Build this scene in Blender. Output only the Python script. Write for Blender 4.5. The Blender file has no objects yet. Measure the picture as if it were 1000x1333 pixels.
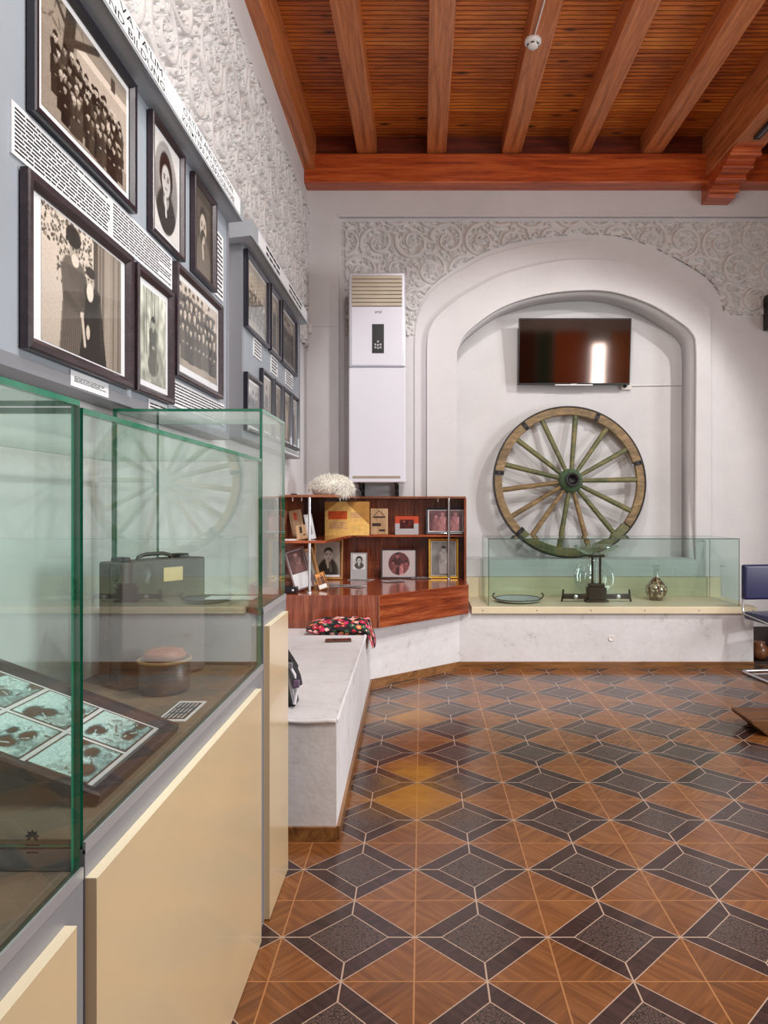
import bpy, bmesh, math, random
import numpy as np
from mathutils import Vector, Matrix

SC = bpy.context.scene
COL = SC.collection

# ------------------------------------------------------------------ camera
EYE = 1.4
cam_d = bpy.data.cameras.new('camera')
cam = bpy.data.objects.new('camera', cam_d)
COL.objects.link(cam)
cam.location = (0, 0, EYE)
cam.rotation_euler = (math.pi / 2, 0, 0)
cam_d.sensor_width = 36.0
cam_d.lens = 890.0 / 1333.0 * 36.0
cam_d.shift_x = -49.0 / 1333.0
cam_d.shift_y = -9.5 / 1333.0
cam_d.clip_start = 0.02
SC.camera = cam

# ------------------------------------------------------------------ world, lights, exposure
w = bpy.data.worlds.new('world')
SC.world = w
w.use_nodes = True
w.node_tree.nodes['Background'].inputs[0].default_value = (0.75, 0.85, 1.0, 1)
w.node_tree.nodes['Background'].inputs[1].default_value = 0.6


def area(name, loc, target, size, power, color=(1, 1, 1), size_y=None, shape=None, spread=None):
    d = bpy.data.lights.new(name, 'AREA')
    d.energy = power
    d.color = color
    d.size = size
    d.shape = shape or ('RECTANGLE' if size_y else 'DISK')
    if size_y:
        d.size_y = size_y
    if spread:
        d.spread = spread
    o = bpy.data.objects.new(name, d)
    COL.objects.link(o)
    o.location = loc
    v = Vector(target) - Vector(loc)
    o.rotation_euler = v.to_track_quat('-Z', 'Y').to_euler()
    return o


def spot(name, loc, target, power, cone, color=(1, 0.95, 0.9), radius=0.07, blend=0.35):
    d = bpy.data.lights.new(name, 'SPOT')
    d.energy = power
    d.color = color
    d.spot_size = math.radians(cone)
    d.spot_blend = blend
    d.shadow_soft_size = radius
    o = bpy.data.objects.new(name, d)
    COL.objects.link(o)
    o.location = loc
    o.rotation_euler = (Vector(target) - Vector(loc)).to_track_quat('-Z', 'Y').to_euler()
    return o


spot('ceiling_or_fill_spot', (3.6, 3.3, 4.2), (1.05, 6.5, 1.2), 470, 58, (1, 0.975, 0.955))
spot('ceiling_or_fill_spot', (0.75, 3.5, 4.35), (1.0, 6.6, 1.0), 230, 80, (1, 0.975, 0.955))
spot('ceiling_or_fill_spot', (0.45, 0.9, 4.55), (-0.85, 2.6, 2.2), 195, 110, (1, 0.98, 0.965))
spot('ceiling_or_fill_spot', (1.5, 2.2, 4.4), (-0.6, 3.6, 0.3), 280, 70, (1, 0.98, 0.965))
area('overhead_fill_light', (1.0, 0.6, 4.4), (1.4, 2.4, 0), 1.4, 75, (1.0, 0.975, 0.95), size_y=1.4)  # added soft fill from overhead, no lamp fixture behind it
area('window_or_fill_light', (5.45, 2.4, 1.75), (-0.6, 2.6, 0.9), 1.6, 200, (0.96, 0.98, 1.0), size_y=1.7, spread=math.radians(140))  # added side fill, brightens the glass cases and lower left wall
area('window_or_fill_light', (4.25, -3.12, 2.1), (1.0, 6, 1.0), 0.28, 70, (0.97, 0.985, 1.0), size_y=2.2)
pd = bpy.data.lights.new('ceiling_fill_light', 'POINT')  # added unseen point light that brightens the ceiling and upper walls
pd.energy = 105
pd.color = (1, 0.95, 0.9)
pd.shadow_soft_size = 0.2
po = bpy.data.objects.new('ceiling_fill_light', pd)
COL.objects.link(po)
po.location = (0.75, 1.6, 3.4)
spot('ceiling_or_fill_spot', (3.3, -0.8, 4.4), (3.8, -3.2, 1.9), 260, 95, (1, 0.95, 0.88))  # added spot that brightens the rear curtains for the screen reflection

SC.view_settings.view_transform = 'Standard'
SC.view_settings.look = 'None'
SC.view_settings.exposure = -0.58
SC.view_settings.gamma = 1.0
SC.view_settings.use_curve_mapping = False
try:
    SC.cycles.transparent_max_bounces = 64
    SC.cycles.max_bounces = 10
    SC.cycles.diffuse_bounces = 5
    SC.cycles.glossy_bounces = 5
    SC.cycles.caustics_reflective = False
    SC.cycles.caustics_refractive = False
    SC.cycles.sample_clamp_indirect = 6.0
except Exception:
    pass

# ------------------------------------------------------------------ helpers


def lin(c):
    return tuple(((x / 255.0) / 12.92 if x / 255.0 <= 0.04045 else ((x / 255.0 + 0.055) / 1.055) ** 2.4) for x in c)


def at(px, py, k):
    return Vector(((px - 549.0) * k, 890.0 * k, EYE + (657.0 - py) * k))


def X_(px, k):
    return (px - 549.0) * k


def Z_(py, k):
    return EYE + (657.0 - py) * k


class NT:
    """tiny node-tree builder"""

    def __init__(self, name):
        self.m = bpy.data.materials.new(name)
        self.m.use_nodes = True
        self.t = self.m.node_tree
        self.b = self.t.nodes['Principled BSDF']
        self.out = self.t.nodes['Material Output']

    def n(self, typ, **kw):
        nd = self.t.nodes.new(typ)
        for k, v in kw.items():
            setattr(nd, k, v)
        return nd

    def l(self, a, b):
        self.t.links.new(a, b)

    def val(self, sock, v):
        if isinstance(v, (int, float)):
            sock.default_value = v
        elif isinstance(v, (tuple, list)):
            sock.default_value = v
        else:
            self.l(v, sock)

    def math(self, op, a, b=None, c=None, clamp=False):
        nd = self.n('ShaderNodeMath', operation=op)
        nd.use_clamp = clamp
        self.val(nd.inputs[0], a)
        if b is not None:
            self.val(nd.inputs[1], b)
        if c is not None:
            self.val(nd.inputs[2], c)
        return nd.outputs[0]

    def mix(self, f, a, b, mode='MIX'):
        nd = self.n('ShaderNodeMix', data_type='RGBA', blend_type=mode)
        self.val(nd.inputs[0], f)
        for s, v in ((nd.inputs[6], a), (nd.inputs[7], b)):
            if isinstance(v, (tuple, list)):
                s.default_value = (v[0], v[1], v[2], 1)
            else:
                self.l(v, s)
        return nd.outputs[2]

    def coord(self, scale=(1, 1, 1), loc=(0, 0, 0), rot=(0, 0, 0), kind='Object'):
        tc = self.n('ShaderNodeTexCoord')
        mp = self.n('ShaderNodeMapping')
        mp.inputs['Scale'].default_value = scale
        mp.inputs['Location'].default_value = loc
        mp.inputs['Rotation'].default_value = rot
        self.l(tc.outputs[kind], mp.inputs['Vector'])
        return mp.outputs[0]

    def noise(self, vec, scale=5.0, detail=4.0, rough=0.55, dist=0.0):
        nd = self.n('ShaderNodeTexNoise')
        self.l(vec, nd.inputs['Vector'])
        nd.inputs['Scale'].default_value = scale
        nd.inputs['Detail'].default_value = detail
        nd.inputs['Roughness'].default_value = rough
        nd.inputs['Distortion'].default_value = dist
        return nd.outputs[0]

    def ramp(self, f, stops):
        nd = self.n('ShaderNodeValToRGB')
        el = nd.color_ramp.elements
        while len(el) < len(stops):
            el.new(0.5)
        for e, (p, c) in zip(el, stops):
            e.position = p
            e.color = (c[0], c[1], c[2], 1)
        self.l(f, nd.inputs[0])
        return nd.outputs[0]

    def bump(self, h, strength=0.2, dist=0.01):
        nd = self.n('ShaderNodeBump')
        nd.inputs['Strength'].default_value = strength
        nd.inputs['Distance'].default_value = dist
        self.l(h, nd.inputs['Height'])
        self.l(nd.outputs[0], self.b.inputs['Normal'])
        return nd

    def base(self, c):
        if isinstance(c, (tuple, list)):
            self.b.inputs['Base Color'].default_value = (c[0], c[1], c[2], 1)
        else:
            self.l(c, self.b.inputs['Base Color'])

    def setp(self, **kw):
        for k, v in kw.items():
            self.val(self.b.inputs[k.replace('_', ' ')], v)


def plain(name, rgb, rough=0.5, metal=0.0, var=0.06, scale=8.0, bump=0.0, bscale=60.0, coat=0.0, spec=0.5):
    t = NT(name)
    c = lin(rgb)
    v = t.coord()
    n = t.noise(v, scale, 4)
    t.base(t.ramp(n, [(0.3, tuple(x * (1 - var) for x in c)), (0.7, tuple(min(1, x * (1 + var)) for x in c))]))
    t.setp(Roughness=rough, Metallic=metal)
    t.b.inputs['Coat Weight'].default_value = coat
    t.b.inputs['Specular IOR Level'].default_value = spec
    if bump:
        t.bump(t.noise(v, bscale, 3), bump, 0.004)
    return t.m


def wood(name, dark, mid, light, axis='X', rough=0.35, scale=1.0, coat=0.0, stretch=14.0, knots=False, turn=0.0):
    t = NT(name)
    s = {'X': (1, stretch, stretch), 'Y': (stretch, 1, stretch), 'Z': (stretch, stretch, 1)}[axis]
    if turn:
        mp = t.n('ShaderNodeMapping')
        mp.inputs['Scale'].default_value = tuple(x * scale for x in s)
        t.l(t.coord(rot=(0, 0, turn)), mp.inputs['Vector'])
        v = mp.outputs[0]
    else:
        v = t.coord(scale=tuple(x * scale for x in s))
    n1 = t.noise(v, 1.3, 6, 0.62, 0.9)
    n2 = t.noise(v, 6.0, 3, 0.6, 0.2)
    f = t.math('ADD', t.math('MULTIPLY', n1, 0.72), t.math('MULTIPLY', n2, 0.28))
    c = t.ramp(f, [(0.34, lin(dark)), (0.5, lin(mid)), (0.66, lin(light))])
    if knots:
        vo = t.n('ShaderNodeTexVoronoi')
        s2 = {'X': (1.0, 2.6, 2.6), 'Y': (2.6, 1.0, 2.6), 'Z': (2.6, 2.6, 1.0)}[axis]
        t.l(t.coord(scale=s2), vo.inputs['Vector'])
        vo.inputs['Scale'].default_value = 1.6
        kf = t.math('SMOOTH_MIN', 1.0, t.math('MULTIPLY', vo.outputs['Distance'], 9.0), 0.2)
        c = t.mix(kf, lin(tuple(x * 0.35 for x in dark)), c)
    t.base(c)
    t.setp(Roughness=rough)
    t.b.inputs['Coat Weight'].default_value = coat
    t.b.inputs['Coat Roughness'].default_value = 0.12
    t.bump(n2, 0.12, 0.003)
    return t.m


class MB:
    """collects shapes (world coordinates unless a local part) into one mesh"""

    def __init__(self):
        self.v, self.f, self.mi, self.sm = [], [], [], []

    def add(self, verts, faces, mi=0, smooth=False):
        o = len(self.v)
        self.v += [tuple(p) for p in verts]
        for f in faces:
            self.f.append(tuple(i + o for i in f))
            self.mi.append(mi)
            self.sm.append(smooth)
        return self

    def box(self, x0, x1, y0, y1, z0, z1, mi=0):
        return self.add([(x0, y0, z0), (x1, y0, z0), (x1, y1, z0), (x0, y1, z0), (x0, y0, z1), (x1, y0, z1), (x1, y1, z1), (x0, y1, z1)],
                        [(3, 2, 1, 0), (4, 5, 6, 7), (0, 1, 5, 4), (1, 2, 6, 5), (2, 3, 7, 6), (3, 0, 4, 7)], mi)

    def rbox(self, x0, x1, y0, y1, z0, z1, r=0.005, mi=0, seg=2):
        bm = bmesh.new()
        bmesh.ops.create_cube(bm, size=1.0)
        for q in bm.verts:
            q.co = Vector(((x0 + x1) / 2 + q.co.x * (x1 - x0), (y0 + y1) / 2 + q.co.y * (y1 - y0), (z0 + z1) / 2 + q.co.z * (z1 - z0)))
        bmesh.ops.bevel(bm, geom=list(bm.edges), offset=r, segments=seg, affect='EDGES', profile=0.5)
        return self.bm(bm, mi)

    def bm(self, bm, mi=0, smooth=False, mat=None):
        bm.verts.index_update()
        vs = [(mat @ q.co if mat else q.co) for q in bm.verts]
        fs = [[q.index for q in f.verts] for f in bm.faces]
        bm.free()
        return self.add(vs, fs, mi, smooth)

    def prism(self, pts, z0, z1, mi=0):
        n = len(pts)
        a = sum(pts[i][0] * pts[(i + 1) % n][1] - pts[(i + 1) % n][0] * pts[i][1] for i in range(n))
        if a < 0:
            pts = pts[::-1]
        vs = [(p[0], p[1], z0) for p in pts] + [(p[0], p[1], z1) for p in pts]
        fs = [tuple(range(n - 1, -1, -1)), tuple(range(n, 2 * n))]
        fs += [(i, (i + 1) % n, n + (i + 1) % n, n + i) for i in range(n)]
        return self.add(vs, fs, mi)

    def tube(self, pts, r, seg=8, mi=0, cap=True, close=False):
        pts = [Vector(p) for p in pts]
        n = len(pts)
        rs = r if isinstance(r, (list, tuple)) else [r] * n
        vs, fs = [], []
        prev = None
        for i, p in enumerate(pts):
            if close:
                d = pts[(i + 1) % n] - pts[i - 1]
            else:
                d = (pts[min(i + 1, n - 1)] - pts[max(i - 1, 0)])
            d.normalize()
            if prev is None:
                a = Vector((0, 0, 1)) if abs(d.z) < 0.9 else Vector((1, 0, 0))
                u = d.cross(a).normalized()
            else:
                u = (prev - d * prev.dot(d)).normalized()
            prev = u
            w_ = d.cross(u)
            for j in range(seg):
                t = 2 * math.pi * j / seg
                vs.append(p + (u * math.cos(t) + w_ * math.sin(t)) * rs[i])
        m = n if close else n - 1
        for i in range(m):
            for j in range(seg):
                a, b = i * seg + j, i * seg + (j + 1) % seg
                c, d = ((i + 1) % n) * seg + (j + 1) % seg, ((i + 1) % n) * seg + j
                fs.append((a, b, c, d))
        self.add(vs, fs, mi, True)
        if cap and not close:
            self.add(vs[:seg], [tuple(range(seg - 1, -1, -1))], mi)
            self.add(vs[-seg:], [tuple(range(seg))], mi)
        return self

    def lathe(self, prof, c=(0, 0, 0), seg=32, mi=0, axis='Z', smooth=True, m=None):
        vs, fs = [], []
        n = len(prof)
        for j in range(seg):
            t = 2 * math.pi * j / seg
            for r, z in prof:
                if axis == 'Z':
                    p = Vector((r * math.cos(t), r * math.sin(t), z))
                elif axis == 'Y':
                    p = Vector((r * math.cos(t), z, -r * math.sin(t)))
                else:
                    p = Vector((z, r * math.cos(t), r * math.sin(t)))
                if m:
                    p = m @ p
                vs.append(p + Vector(c))
        for j in range(seg):
            for i in range(n - 1):
                a, b = j * n + i, ((j + 1) % seg) * n + i
                if prof[i][0] < 1e-6:
                    fs.append((a, b + 1, a + 1))
                elif prof[i + 1][0] < 1e-6:
                    fs.append((a, b, a + 1))
                else:
                    fs.append((a, b, b + 1, a + 1))
        return self.add(vs, fs, mi, smooth)

    def build(self, name, mat, parent=None, local=False, keep=False, bevel=0.0):
        me = bpy.data.meshes.new(name)
        off = Vector((0, 0, 0))
        o = bpy.data.objects.new(name, me)
        COL.objects.link(o)
        vs = self.v
        if parent is not None:
            o.parent = parent
            if not local:
                p = parent
                while p is not None:
                    off += p.location
                    p = p.parent
                vs = [(a - off.x, b - off.y, c - off.z) for a, b, c in vs]
        elif not keep:
            arr = np.array(vs)
            lo, hi = arr.min(0), arr.max(0)
            off = Vector(((lo[0] + hi[0]) / 2, (lo[1] + hi[1]) / 2, lo[2]))
            vs = [(a - off.x, b - off.y, c - off.z) for a, b, c in vs]
            o.location = off
        me.from_pydata(vs, [], self.f)
        for m in (mat if isinstance(mat, (list, tuple)) else [mat]):
            me.materials.append(m)
        me.polygons.foreach_set('material_index', self.mi)
        me.polygons.foreach_set('use_smooth', self.sm)
        me.update()
        if bevel:
            b = o.modifiers.new('edge', 'BEVEL')
            b.width = bevel
            b.segments = 2
            b.limit_method = 'ANGLE'
        return o


def tag(o, label, cat, group=None):
    o['label'] = label
    o['category'] = cat
    if group:
        o['group'] = group
    return o


def structure(o):
    o['kind'] = 'structure'
    return o


def thing(name, label, cat, loc, group=None, rot=(0, 0, 0)):
    o = bpy.data.objects.new(name, None)
    COL.objects.link(o)
    o.empty_display_size = 0.05
    o.location = loc
    o.rotation_euler = rot
    return tag(o, label, cat, group)


def shape2d(name, loops, y0, y1, mat, keep=True, parent=None):
    """flat outline(s) in the XZ plane, holes allowed, given thickness from y0 to y1"""
    cu = bpy.data.curves.new('tmp', 'CURVE')
    cu.dimensions = '2D'
    cu.fill_mode = 'BOTH'
    cu.extrude = abs(y1 - y0) / 2
    for lp in loops:
        s = cu.splines.new('POLY')
        s.points.add(len(lp) - 1)
        for q, (a, b) in zip(s.points, lp):
            q.co = (a, b, 0, 1)
        s.use_cyclic_u = True
    ob = bpy.data.objects.new('tmp', cu)
    me = bpy.data.meshes.new_from_object(ob)
    bpy.data.objects.remove(ob)
    bpy.data.curves.remove(cu)
    me.name = name
    yc = (y0 + y1) / 2
    for q in me.vertices:
        x, z, d = q.co
        q.co = (x, yc - d, z)
    bm = bmesh.new()
    bm.from_mesh(me)
    bmesh.ops.remove_doubles(bm, verts=bm.verts, dist=1e-5)
    bmesh.ops.recalc_face_normals(bm, faces=bm.faces)
    bm.to_mesh(me)
    bm.free()
    me.materials.clear()
    me.materials.append(mat)
    o = bpy.data.objects.new(name, me)
    COL.objects.link(o)
    if parent is not None:
        o.parent = parent
    return o


def text_mesh(body, size, fit=None):
    cu = bpy.data.curves.new('tmp', 'FONT')
    cu.body = body
    cu.size = size
    cu.resolution_u = 2
    ob = bpy.data.objects.new('tmp', cu)
    me = bpy.data.meshes.new_from_object(ob)
    bpy.data.objects.remove(ob)
    bpy.data.curves.remove(cu)
    vs = [tuple(q.co) for q in me.vertices]
    fs = [tuple(p.vertices) for p in me.polygons]
    bpy.data.meshes.remove(me)
    if vs:
        x0 = min(q[0] for q in vs)
        x1 = max(q[0] for q in vs)
        s = (fit / (x1 - x0)) if fit else 1.0
        vs = [((q[0] - x0) * s, q[1], 0) for q in vs]
    return vs, fs


# ------------------------------------------------------------------ materials
def mat_wall(name, rgb=(211, 209, 209), bump=0.05):
    t = NT(name)
    v = t.coord()
    n = t.noise(v, 2.2, 5, 0.6)
    n2 = t.noise(v, 38.0, 4, 0.6)
    c = lin(rgb)
    f = t.math('ADD', t.math('MULTIPLY', n, 0.75), t.math('MULTIPLY', n2, 0.25))
    t.base(t.ramp(f, [(0.3, tuple(x * 0.9 for x in c)), (0.6, c), (0.8, tuple(min(x * 1.05, 1) for x in c))]))
    t.setp(Roughness=0.75)
    t.bump(n2, bump, 0.004)
    return t.m


def mat_plaster_dirty(name):
    t = NT(name)
    v = t.coord()
    n = t.noise(v, 6.0, 6, 0.65)
    n2 = t.noise(v, 26.0, 5, 0.65)
    f = t.math('ADD', t.math('MULTIPLY', n, 0.6), t.math('MULTIPLY', n2, 0.4))
    t.base(t.ramp(f, [(0.30, lin(172 if 0 else (178, 168, 158))), (0.42, lin((212, 210, 210))), (0.7, lin((224, 223, 225)))]))
    t.setp(Roughness=0.7)
    t.bump(n, 0.35, 0.012)
    return t.m


def mat_floor():
    t = NT('patterned_laminate')
    tc = t.n('ShaderNodeTexCoord')
    sp = t.n('ShaderNodeSeparateXYZ')
    t.l(tc.outputs['Object'], sp.inputs[0])
    PX, PY = 0.430, 0.411
    u = t.math('DIVIDE', t.math('SUBTRACT', sp.outputs[0], -0.022), PX)
    v = t.math('DIVIDE', t.math('SUBTRACT', sp.outputs[1], 2.213 - PY / 2), PY)
    fu = t.math('SUBTRACT', t.math('FRACT', u), 0.5)
    fv = t.math('SUBTRACT', t.math('FRACT', v), 0.5)
    a = t.math('ABSOLUTE', fu)
    b = t.math('ABSOLUTE', fv)
    d = t.math('ADD', a, b)
    inner = t.math('LESS_THAN', d, 0.3)
    dark = t.math('LESS_THAN', d, 0.5)
    ring = t.math('SUBTRACT', dark, inner)
    # thin pale lines
    lw = 0.0058

    def line(x, wdt):
        return t.math('LESS_THAN', t.math('ABSOLUTE', x), wdt)
    l1 = line(t.math('SUBTRACT', d, 0.3), lw)
    l2 = line(t.math('SUBTRACT', d, 0.5), lw)
    l3 = t.math('MULTIPLY', ring, t.math('MAXIMUM', line(a, 0.006), line(b, 0.006)))
    lu = line(t.math('SUBTRACT', a, 0.5), 0.0058)
    lv = line(t.math('SUBTRACT', b, 0.5), 0.0048)
    grey_l = t.math('MAXIMUM', t.math('MAXIMUM', l1, l2), l3)
    tan_l = t.math('MAXIMUM', lu, lv)
    # grain: along one of the two diagonals, swapped from triangle to triangle
    quad = t.math('GREATER_THAN', t.math('MULTIPLY', fu, fv), 0.0)

    def grain(rot):
        mp = t.n('ShaderNodeMapping')
        mp.inputs['Rotation'].default_value = (0, 0, rot)
        t.l(tc.outputs['Object'], mp.inputs['Vector'])
        mp2 = t.n('ShaderNodeMapping')
        mp2.inputs['Scale'].default_value = (2.2, 30, 1)
        t.l(mp.outputs[0], mp2.inputs['Vector'])
        return t.noise(mp2.outputs[0], 1.6, 5, 0.62, 0.6)
    g1, g2 = grain(0.77), grain(-0.77)
    gm = t.n('ShaderNodeMix', data_type='FLOAT')
    t.l(quad, gm.inputs[0])
    t.l(g1, gm.inputs[2])
    t.l(g2, gm.inputs[3])
    g = gm.outputs[0]
    cell = t.n('ShaderNodeTexWhiteNoise', noise_dimensions='3D')
    cb = t.n('ShaderNodeCombineXYZ')
    t.l(t.math('FLOOR', t.math('MULTIPLY', u, 2.0)), cb.inputs[0])
    t.l(t.math('FLOOR', t.math('MULTIPLY', v, 2.0)), cb.inputs[1])
    t.l(cb.outputs[0], cell.inputs[0])
    gg = t.math('ADD', g, t.math('MULTIPLY', t.math('SUBTRACT', cell.outputs[0], 0.5), 0.16))
    brown = t.ramp(gg, [(0.15, lin((80, 48, 25))), (0.5, lin((120, 74, 39))), (0.85, lin((152, 101, 56)))])
    frame_c = t.ramp(g, [(0.3, lin((46, 31, 28))), (0.7, lin((72, 50, 46)))])
    # pebbled centre
    vo = t.n('ShaderNodeTexVoronoi', feature='DISTANCE_TO_EDGE')
    t.l(t.coord(), vo.inputs['Vector'])
    vo.inputs['Scale'].default_value = 95.0
    peb = t.math('LESS_THAN', vo.outputs['Distance'], 0.07)
    cen = t.mix(peb, lin((86, 68, 62)), lin((46, 36, 33)))
    c = t.mix(ring, brown, frame_c)
    c = t.mix(inner, c, cen)
    c = t.mix(t.math('MULTIPLY', tan_l, t.math('SUBTRACT', 1.0, dark)), c, lin((166, 116, 72)))
    c = t.mix(grey_l, c, lin((176, 152, 134)))
    # yellowish patches with noisy edges, weaker over the dark diamonds
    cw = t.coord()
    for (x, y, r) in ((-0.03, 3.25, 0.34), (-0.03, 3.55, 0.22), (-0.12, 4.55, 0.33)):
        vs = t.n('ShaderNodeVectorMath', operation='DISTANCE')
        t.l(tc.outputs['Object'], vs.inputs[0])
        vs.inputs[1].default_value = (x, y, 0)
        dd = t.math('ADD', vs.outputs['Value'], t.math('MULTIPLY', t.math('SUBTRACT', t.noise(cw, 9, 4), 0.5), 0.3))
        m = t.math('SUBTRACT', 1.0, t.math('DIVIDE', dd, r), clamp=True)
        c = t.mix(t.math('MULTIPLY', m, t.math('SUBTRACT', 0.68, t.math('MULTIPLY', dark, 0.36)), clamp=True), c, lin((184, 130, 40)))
    t.base(c)
    sm = t.noise(cw, 7.0, 4)
    t.setp(Roughness=t.math('ADD', 0.12, t.math('MULTIPLY', sm, 0.14)))
    h = t.math('SUBTRACT', t.math('MULTIPLY', g, 0.3), t.math('MULTIPLY', t.math('MULTIPLY', peb, inner), 0.5))
    t.bump(h, 0.12, 0.003)
    return t.m


def mat_planks():
    """reeded plank ceiling: fine boards running across the room"""
    t = NT('varnished_ceiling_planks')
    tc = t.n('ShaderNodeTexCoord')
    sp = t.n('ShaderNodeSeparateXYZ')
    t.l(tc.outputs['Object'], sp.inputs[0])
    y = t.math('DIVIDE', sp.outputs[1], 0.046)
    fy = t.math('FRACT', y)
    idx = t.math('FLOOR', t.math('DIVIDE', sp.outputs[1], 0.138))
    wn = t.n('ShaderNodeTexWhiteNoise', noise_dimensions='1D')
    t.l(idx, wn.inputs[1])
    groove = t.math('SUBTRACT', 1.0, t.math('MULTIPLY', t.math('MINIMUM', fy, t.math('SUBTRACT', 1.0, fy)), 6.0), clamp=True)
    n = t.noise(t.coord(scale=(1.2, 16, 4)), 2.0, 6, 0.62, 0.8)
    f = t.math('ADD', n, t.math('MULTIPLY', t.math('SUBTRACT', wn.outputs[0], 0.5), 0.22))
    c = t.ramp(f, [(0.28, lin((146, 68, 18))), (0.5, lin((206, 112, 36))), (0.72, lin((232, 146, 60)))])
    vo = t.n('ShaderNodeTexVoronoi')
    t.l(t.coord(scale=(3.0, 7.0, 1.0)), vo.inputs['Vector'])
    vo.inputs['Scale'].default_value = 1.0
    kf = t.math('MULTIPLY', t.math('SUBTRACT', vo.outputs['Distance'], 0.05), 6.0, clamp=True)
    c = t.mix(kf, lin((46, 16, 4)), c)
    c = t.mix(t.math('MULTIPLY', groove, 0.75), c, lin((58, 22, 5)))
    t.base(c)
    t.setp(Roughness=0.38)
    t.bump(t.math('SUBTRACT', 1.0, groove), 0.8, 0.006)
    return t.m


def thin_glass(name, tint, f0=0.04, power=1.0):
    """clear pane: see-through with a mirror reflection that grows at grazing angles"""
    m = bpy.data.materials.new(name)
    m.use_nodes = True
    t = m.node_tree
    t.nodes.clear()
    out = t.nodes.new('ShaderNodeOutputMaterial')
    tr = t.nodes.new('ShaderNodeBsdfTransparent')
    tr.inputs[0].default_value = (*tint, 1)
    gl = t.nodes.new('ShaderNodeBsdfGlossy')
    gl.inputs['Roughness'].default_value = 0.0
    gl.inputs[0].default_value = (0.94, 1.0, 0.97, 1)
    mx = t.nodes.new('ShaderNodeMixShader')
    ge = t.nodes.new('ShaderNodeNewGeometry')
    dt = t.nodes.new('ShaderNodeVectorMath')
    dt.operation = 'DOT_PRODUCT'
    t.links.new(ge.outputs['Normal'], dt.inputs[0])
    t.links.new(ge.outputs['Incoming'], dt.inputs[1])

    def ma(op, a, b=None):
        n = t.nodes.new('ShaderNodeMath')
        n.operation = op
        for i, q in enumerate((a, b)):
            if q is None:
                continue
            if isinstance(q, float):
                n.inputs[i].default_value = q
            else:
                t.links.new(q, n.inputs[i])
        return n.outputs[0]
    c = ma('ABSOLUTE', dt.outputs['Value'])
    p = ma('POWER', ma('SUBTRACT', 1.0, c), 5.0)
    f = ma('ADD', ma('MULTIPLY', p, (1.0 - f0)), f0)
    if power != 1.0:
        f = ma('MULTIPLY', f, power)
    t.links.new(f, mx.inputs[0])
    t.links.new(tr.outputs[0], mx.inputs[1])
    t.links.new(gl.outputs[0], mx.inputs[2])
    t.links.new(mx.outputs[0], out.inputs[0])
    return m


def mat_vcol(name, rough=0.35):
    t = NT(name)
    a = t.n('ShaderNodeAttribute', attribute_name='Col')
    n = t.noise(t.coord(), 220.0, 2)
    c = t.mix(0.10, a.outputs['Color'], t.ramp(n, [(0.35, (0.0, 0.0, 0.0)), (0.65, (0.8, 0.8, 0.8))]), 'OVERLAY')
    t.base(c)
    t.setp(Roughness=rough)
    return t.m


def mat_floral():
    t = NT('floral_cotton')
    v = t.coord()
    vo = t.n('ShaderNodeTexVoronoi')
    t.l(v, vo.inputs['Vector'])
    vo.inputs['Scale'].default_value = 26.0
    cell = t.n('ShaderNodeSeparateColor')
    t.l(vo.outputs['Color'], cell.inputs[0])
    pal = t.n('ShaderNodeValToRGB')
    pal.color_ramp.interpolation = 'CONSTANT'
    cols = [(206, 40, 92), (232, 120, 140), (56, 92, 62), (226, 128, 66), (178, 26, 50), (236, 176, 168), (30, 60, 44)]
    el = pal.color_ramp.elements
    while len(el) < len(cols):
        el.new(0.5)
    for i, (e, c) in enumerate(zip(el, cols)):
        e.position = i / len(cols)
        e.color = (*lin(c), 1)
    t.l(cell.outputs[0], pal.inputs[0])
    dd = t.math('ADD', vo.outputs['Distance'], t.math('MULTIPLY', t.math('SUBTRACT', t.noise(v, 90, 3), 0.5), 0.5))
    f = t.math('LESS_THAN', dd, 0.52)
    c = t.mix(f, lin((26, 18, 20)), pal.outputs[0])
    f2 = t.math('LESS_THAN', dd, 0.17)
    c = t.mix(f2, c, lin((240, 200, 190)))
    t.base(c)
    t.setp(Roughness=0.85)
    return t.m


M = {}
M['wall'] = mat_wall('painted_plaster')
M['bench'] = mat_plaster_dirty('rough_whitewash')
M['relief'] = mat_wall('carved_gypsum', (211, 208, 206), 0.0)
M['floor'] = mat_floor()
M['planks'] = mat_planks()
M['beam'] = wood('varnished_beam', (136, 70, 34), (186, 108, 60), (208, 132, 80), 'Y', 0.42, 1.0, 0.15, 16, True)
M['beam_x'] = wood('varnished_cross_beam', (122, 42, 14), (182, 80, 32), (206, 106, 50), 'X', 0.35, 1.0, 0.3, 16, True)
M['plate'] = wood('dark_red_plank', (60, 18, 8), (96, 34, 14), (128, 52, 22), 'X', 0.4, 1.0, 0.2, 14)
M['skirt'] = wood('skirting_wood', (84, 52, 26), (128, 86, 46), (152, 108, 64), 'X', 0.35, 1.0, 0.2, 16)
M['skirt_y'] = wood('skirting_wood_long', (84, 52, 26), (128, 86, 46), (152, 108, 64), 'Y', 0.35, 1.0, 0.2, 16)
M['cab'] = wood('red_walnut_laminate', (92, 36, 18), (150, 68, 34), (190, 104, 60), 'X', 0.14, 1.4, 0.5, 18)
M['cab_turn'] = wood('red_walnut_laminate_diagonal', (84, 34, 18), (136, 62, 32), (174, 96, 56), 'X', 0.14, 1.2, 0.5, 16, False, -0.763)
M['cab_z'] = wood('red_walnut_laminate_upright', (86, 38, 24), (134, 68, 44), (172, 102, 72), 'Z', 0.2, 1.4, 0.5, 20)
M['cab_edge'] = wood('laminate_edge', (104, 58, 36), (138, 82, 54), (164, 106, 74), 'X', 0.3, 1.0, 0.2, 10)
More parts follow.
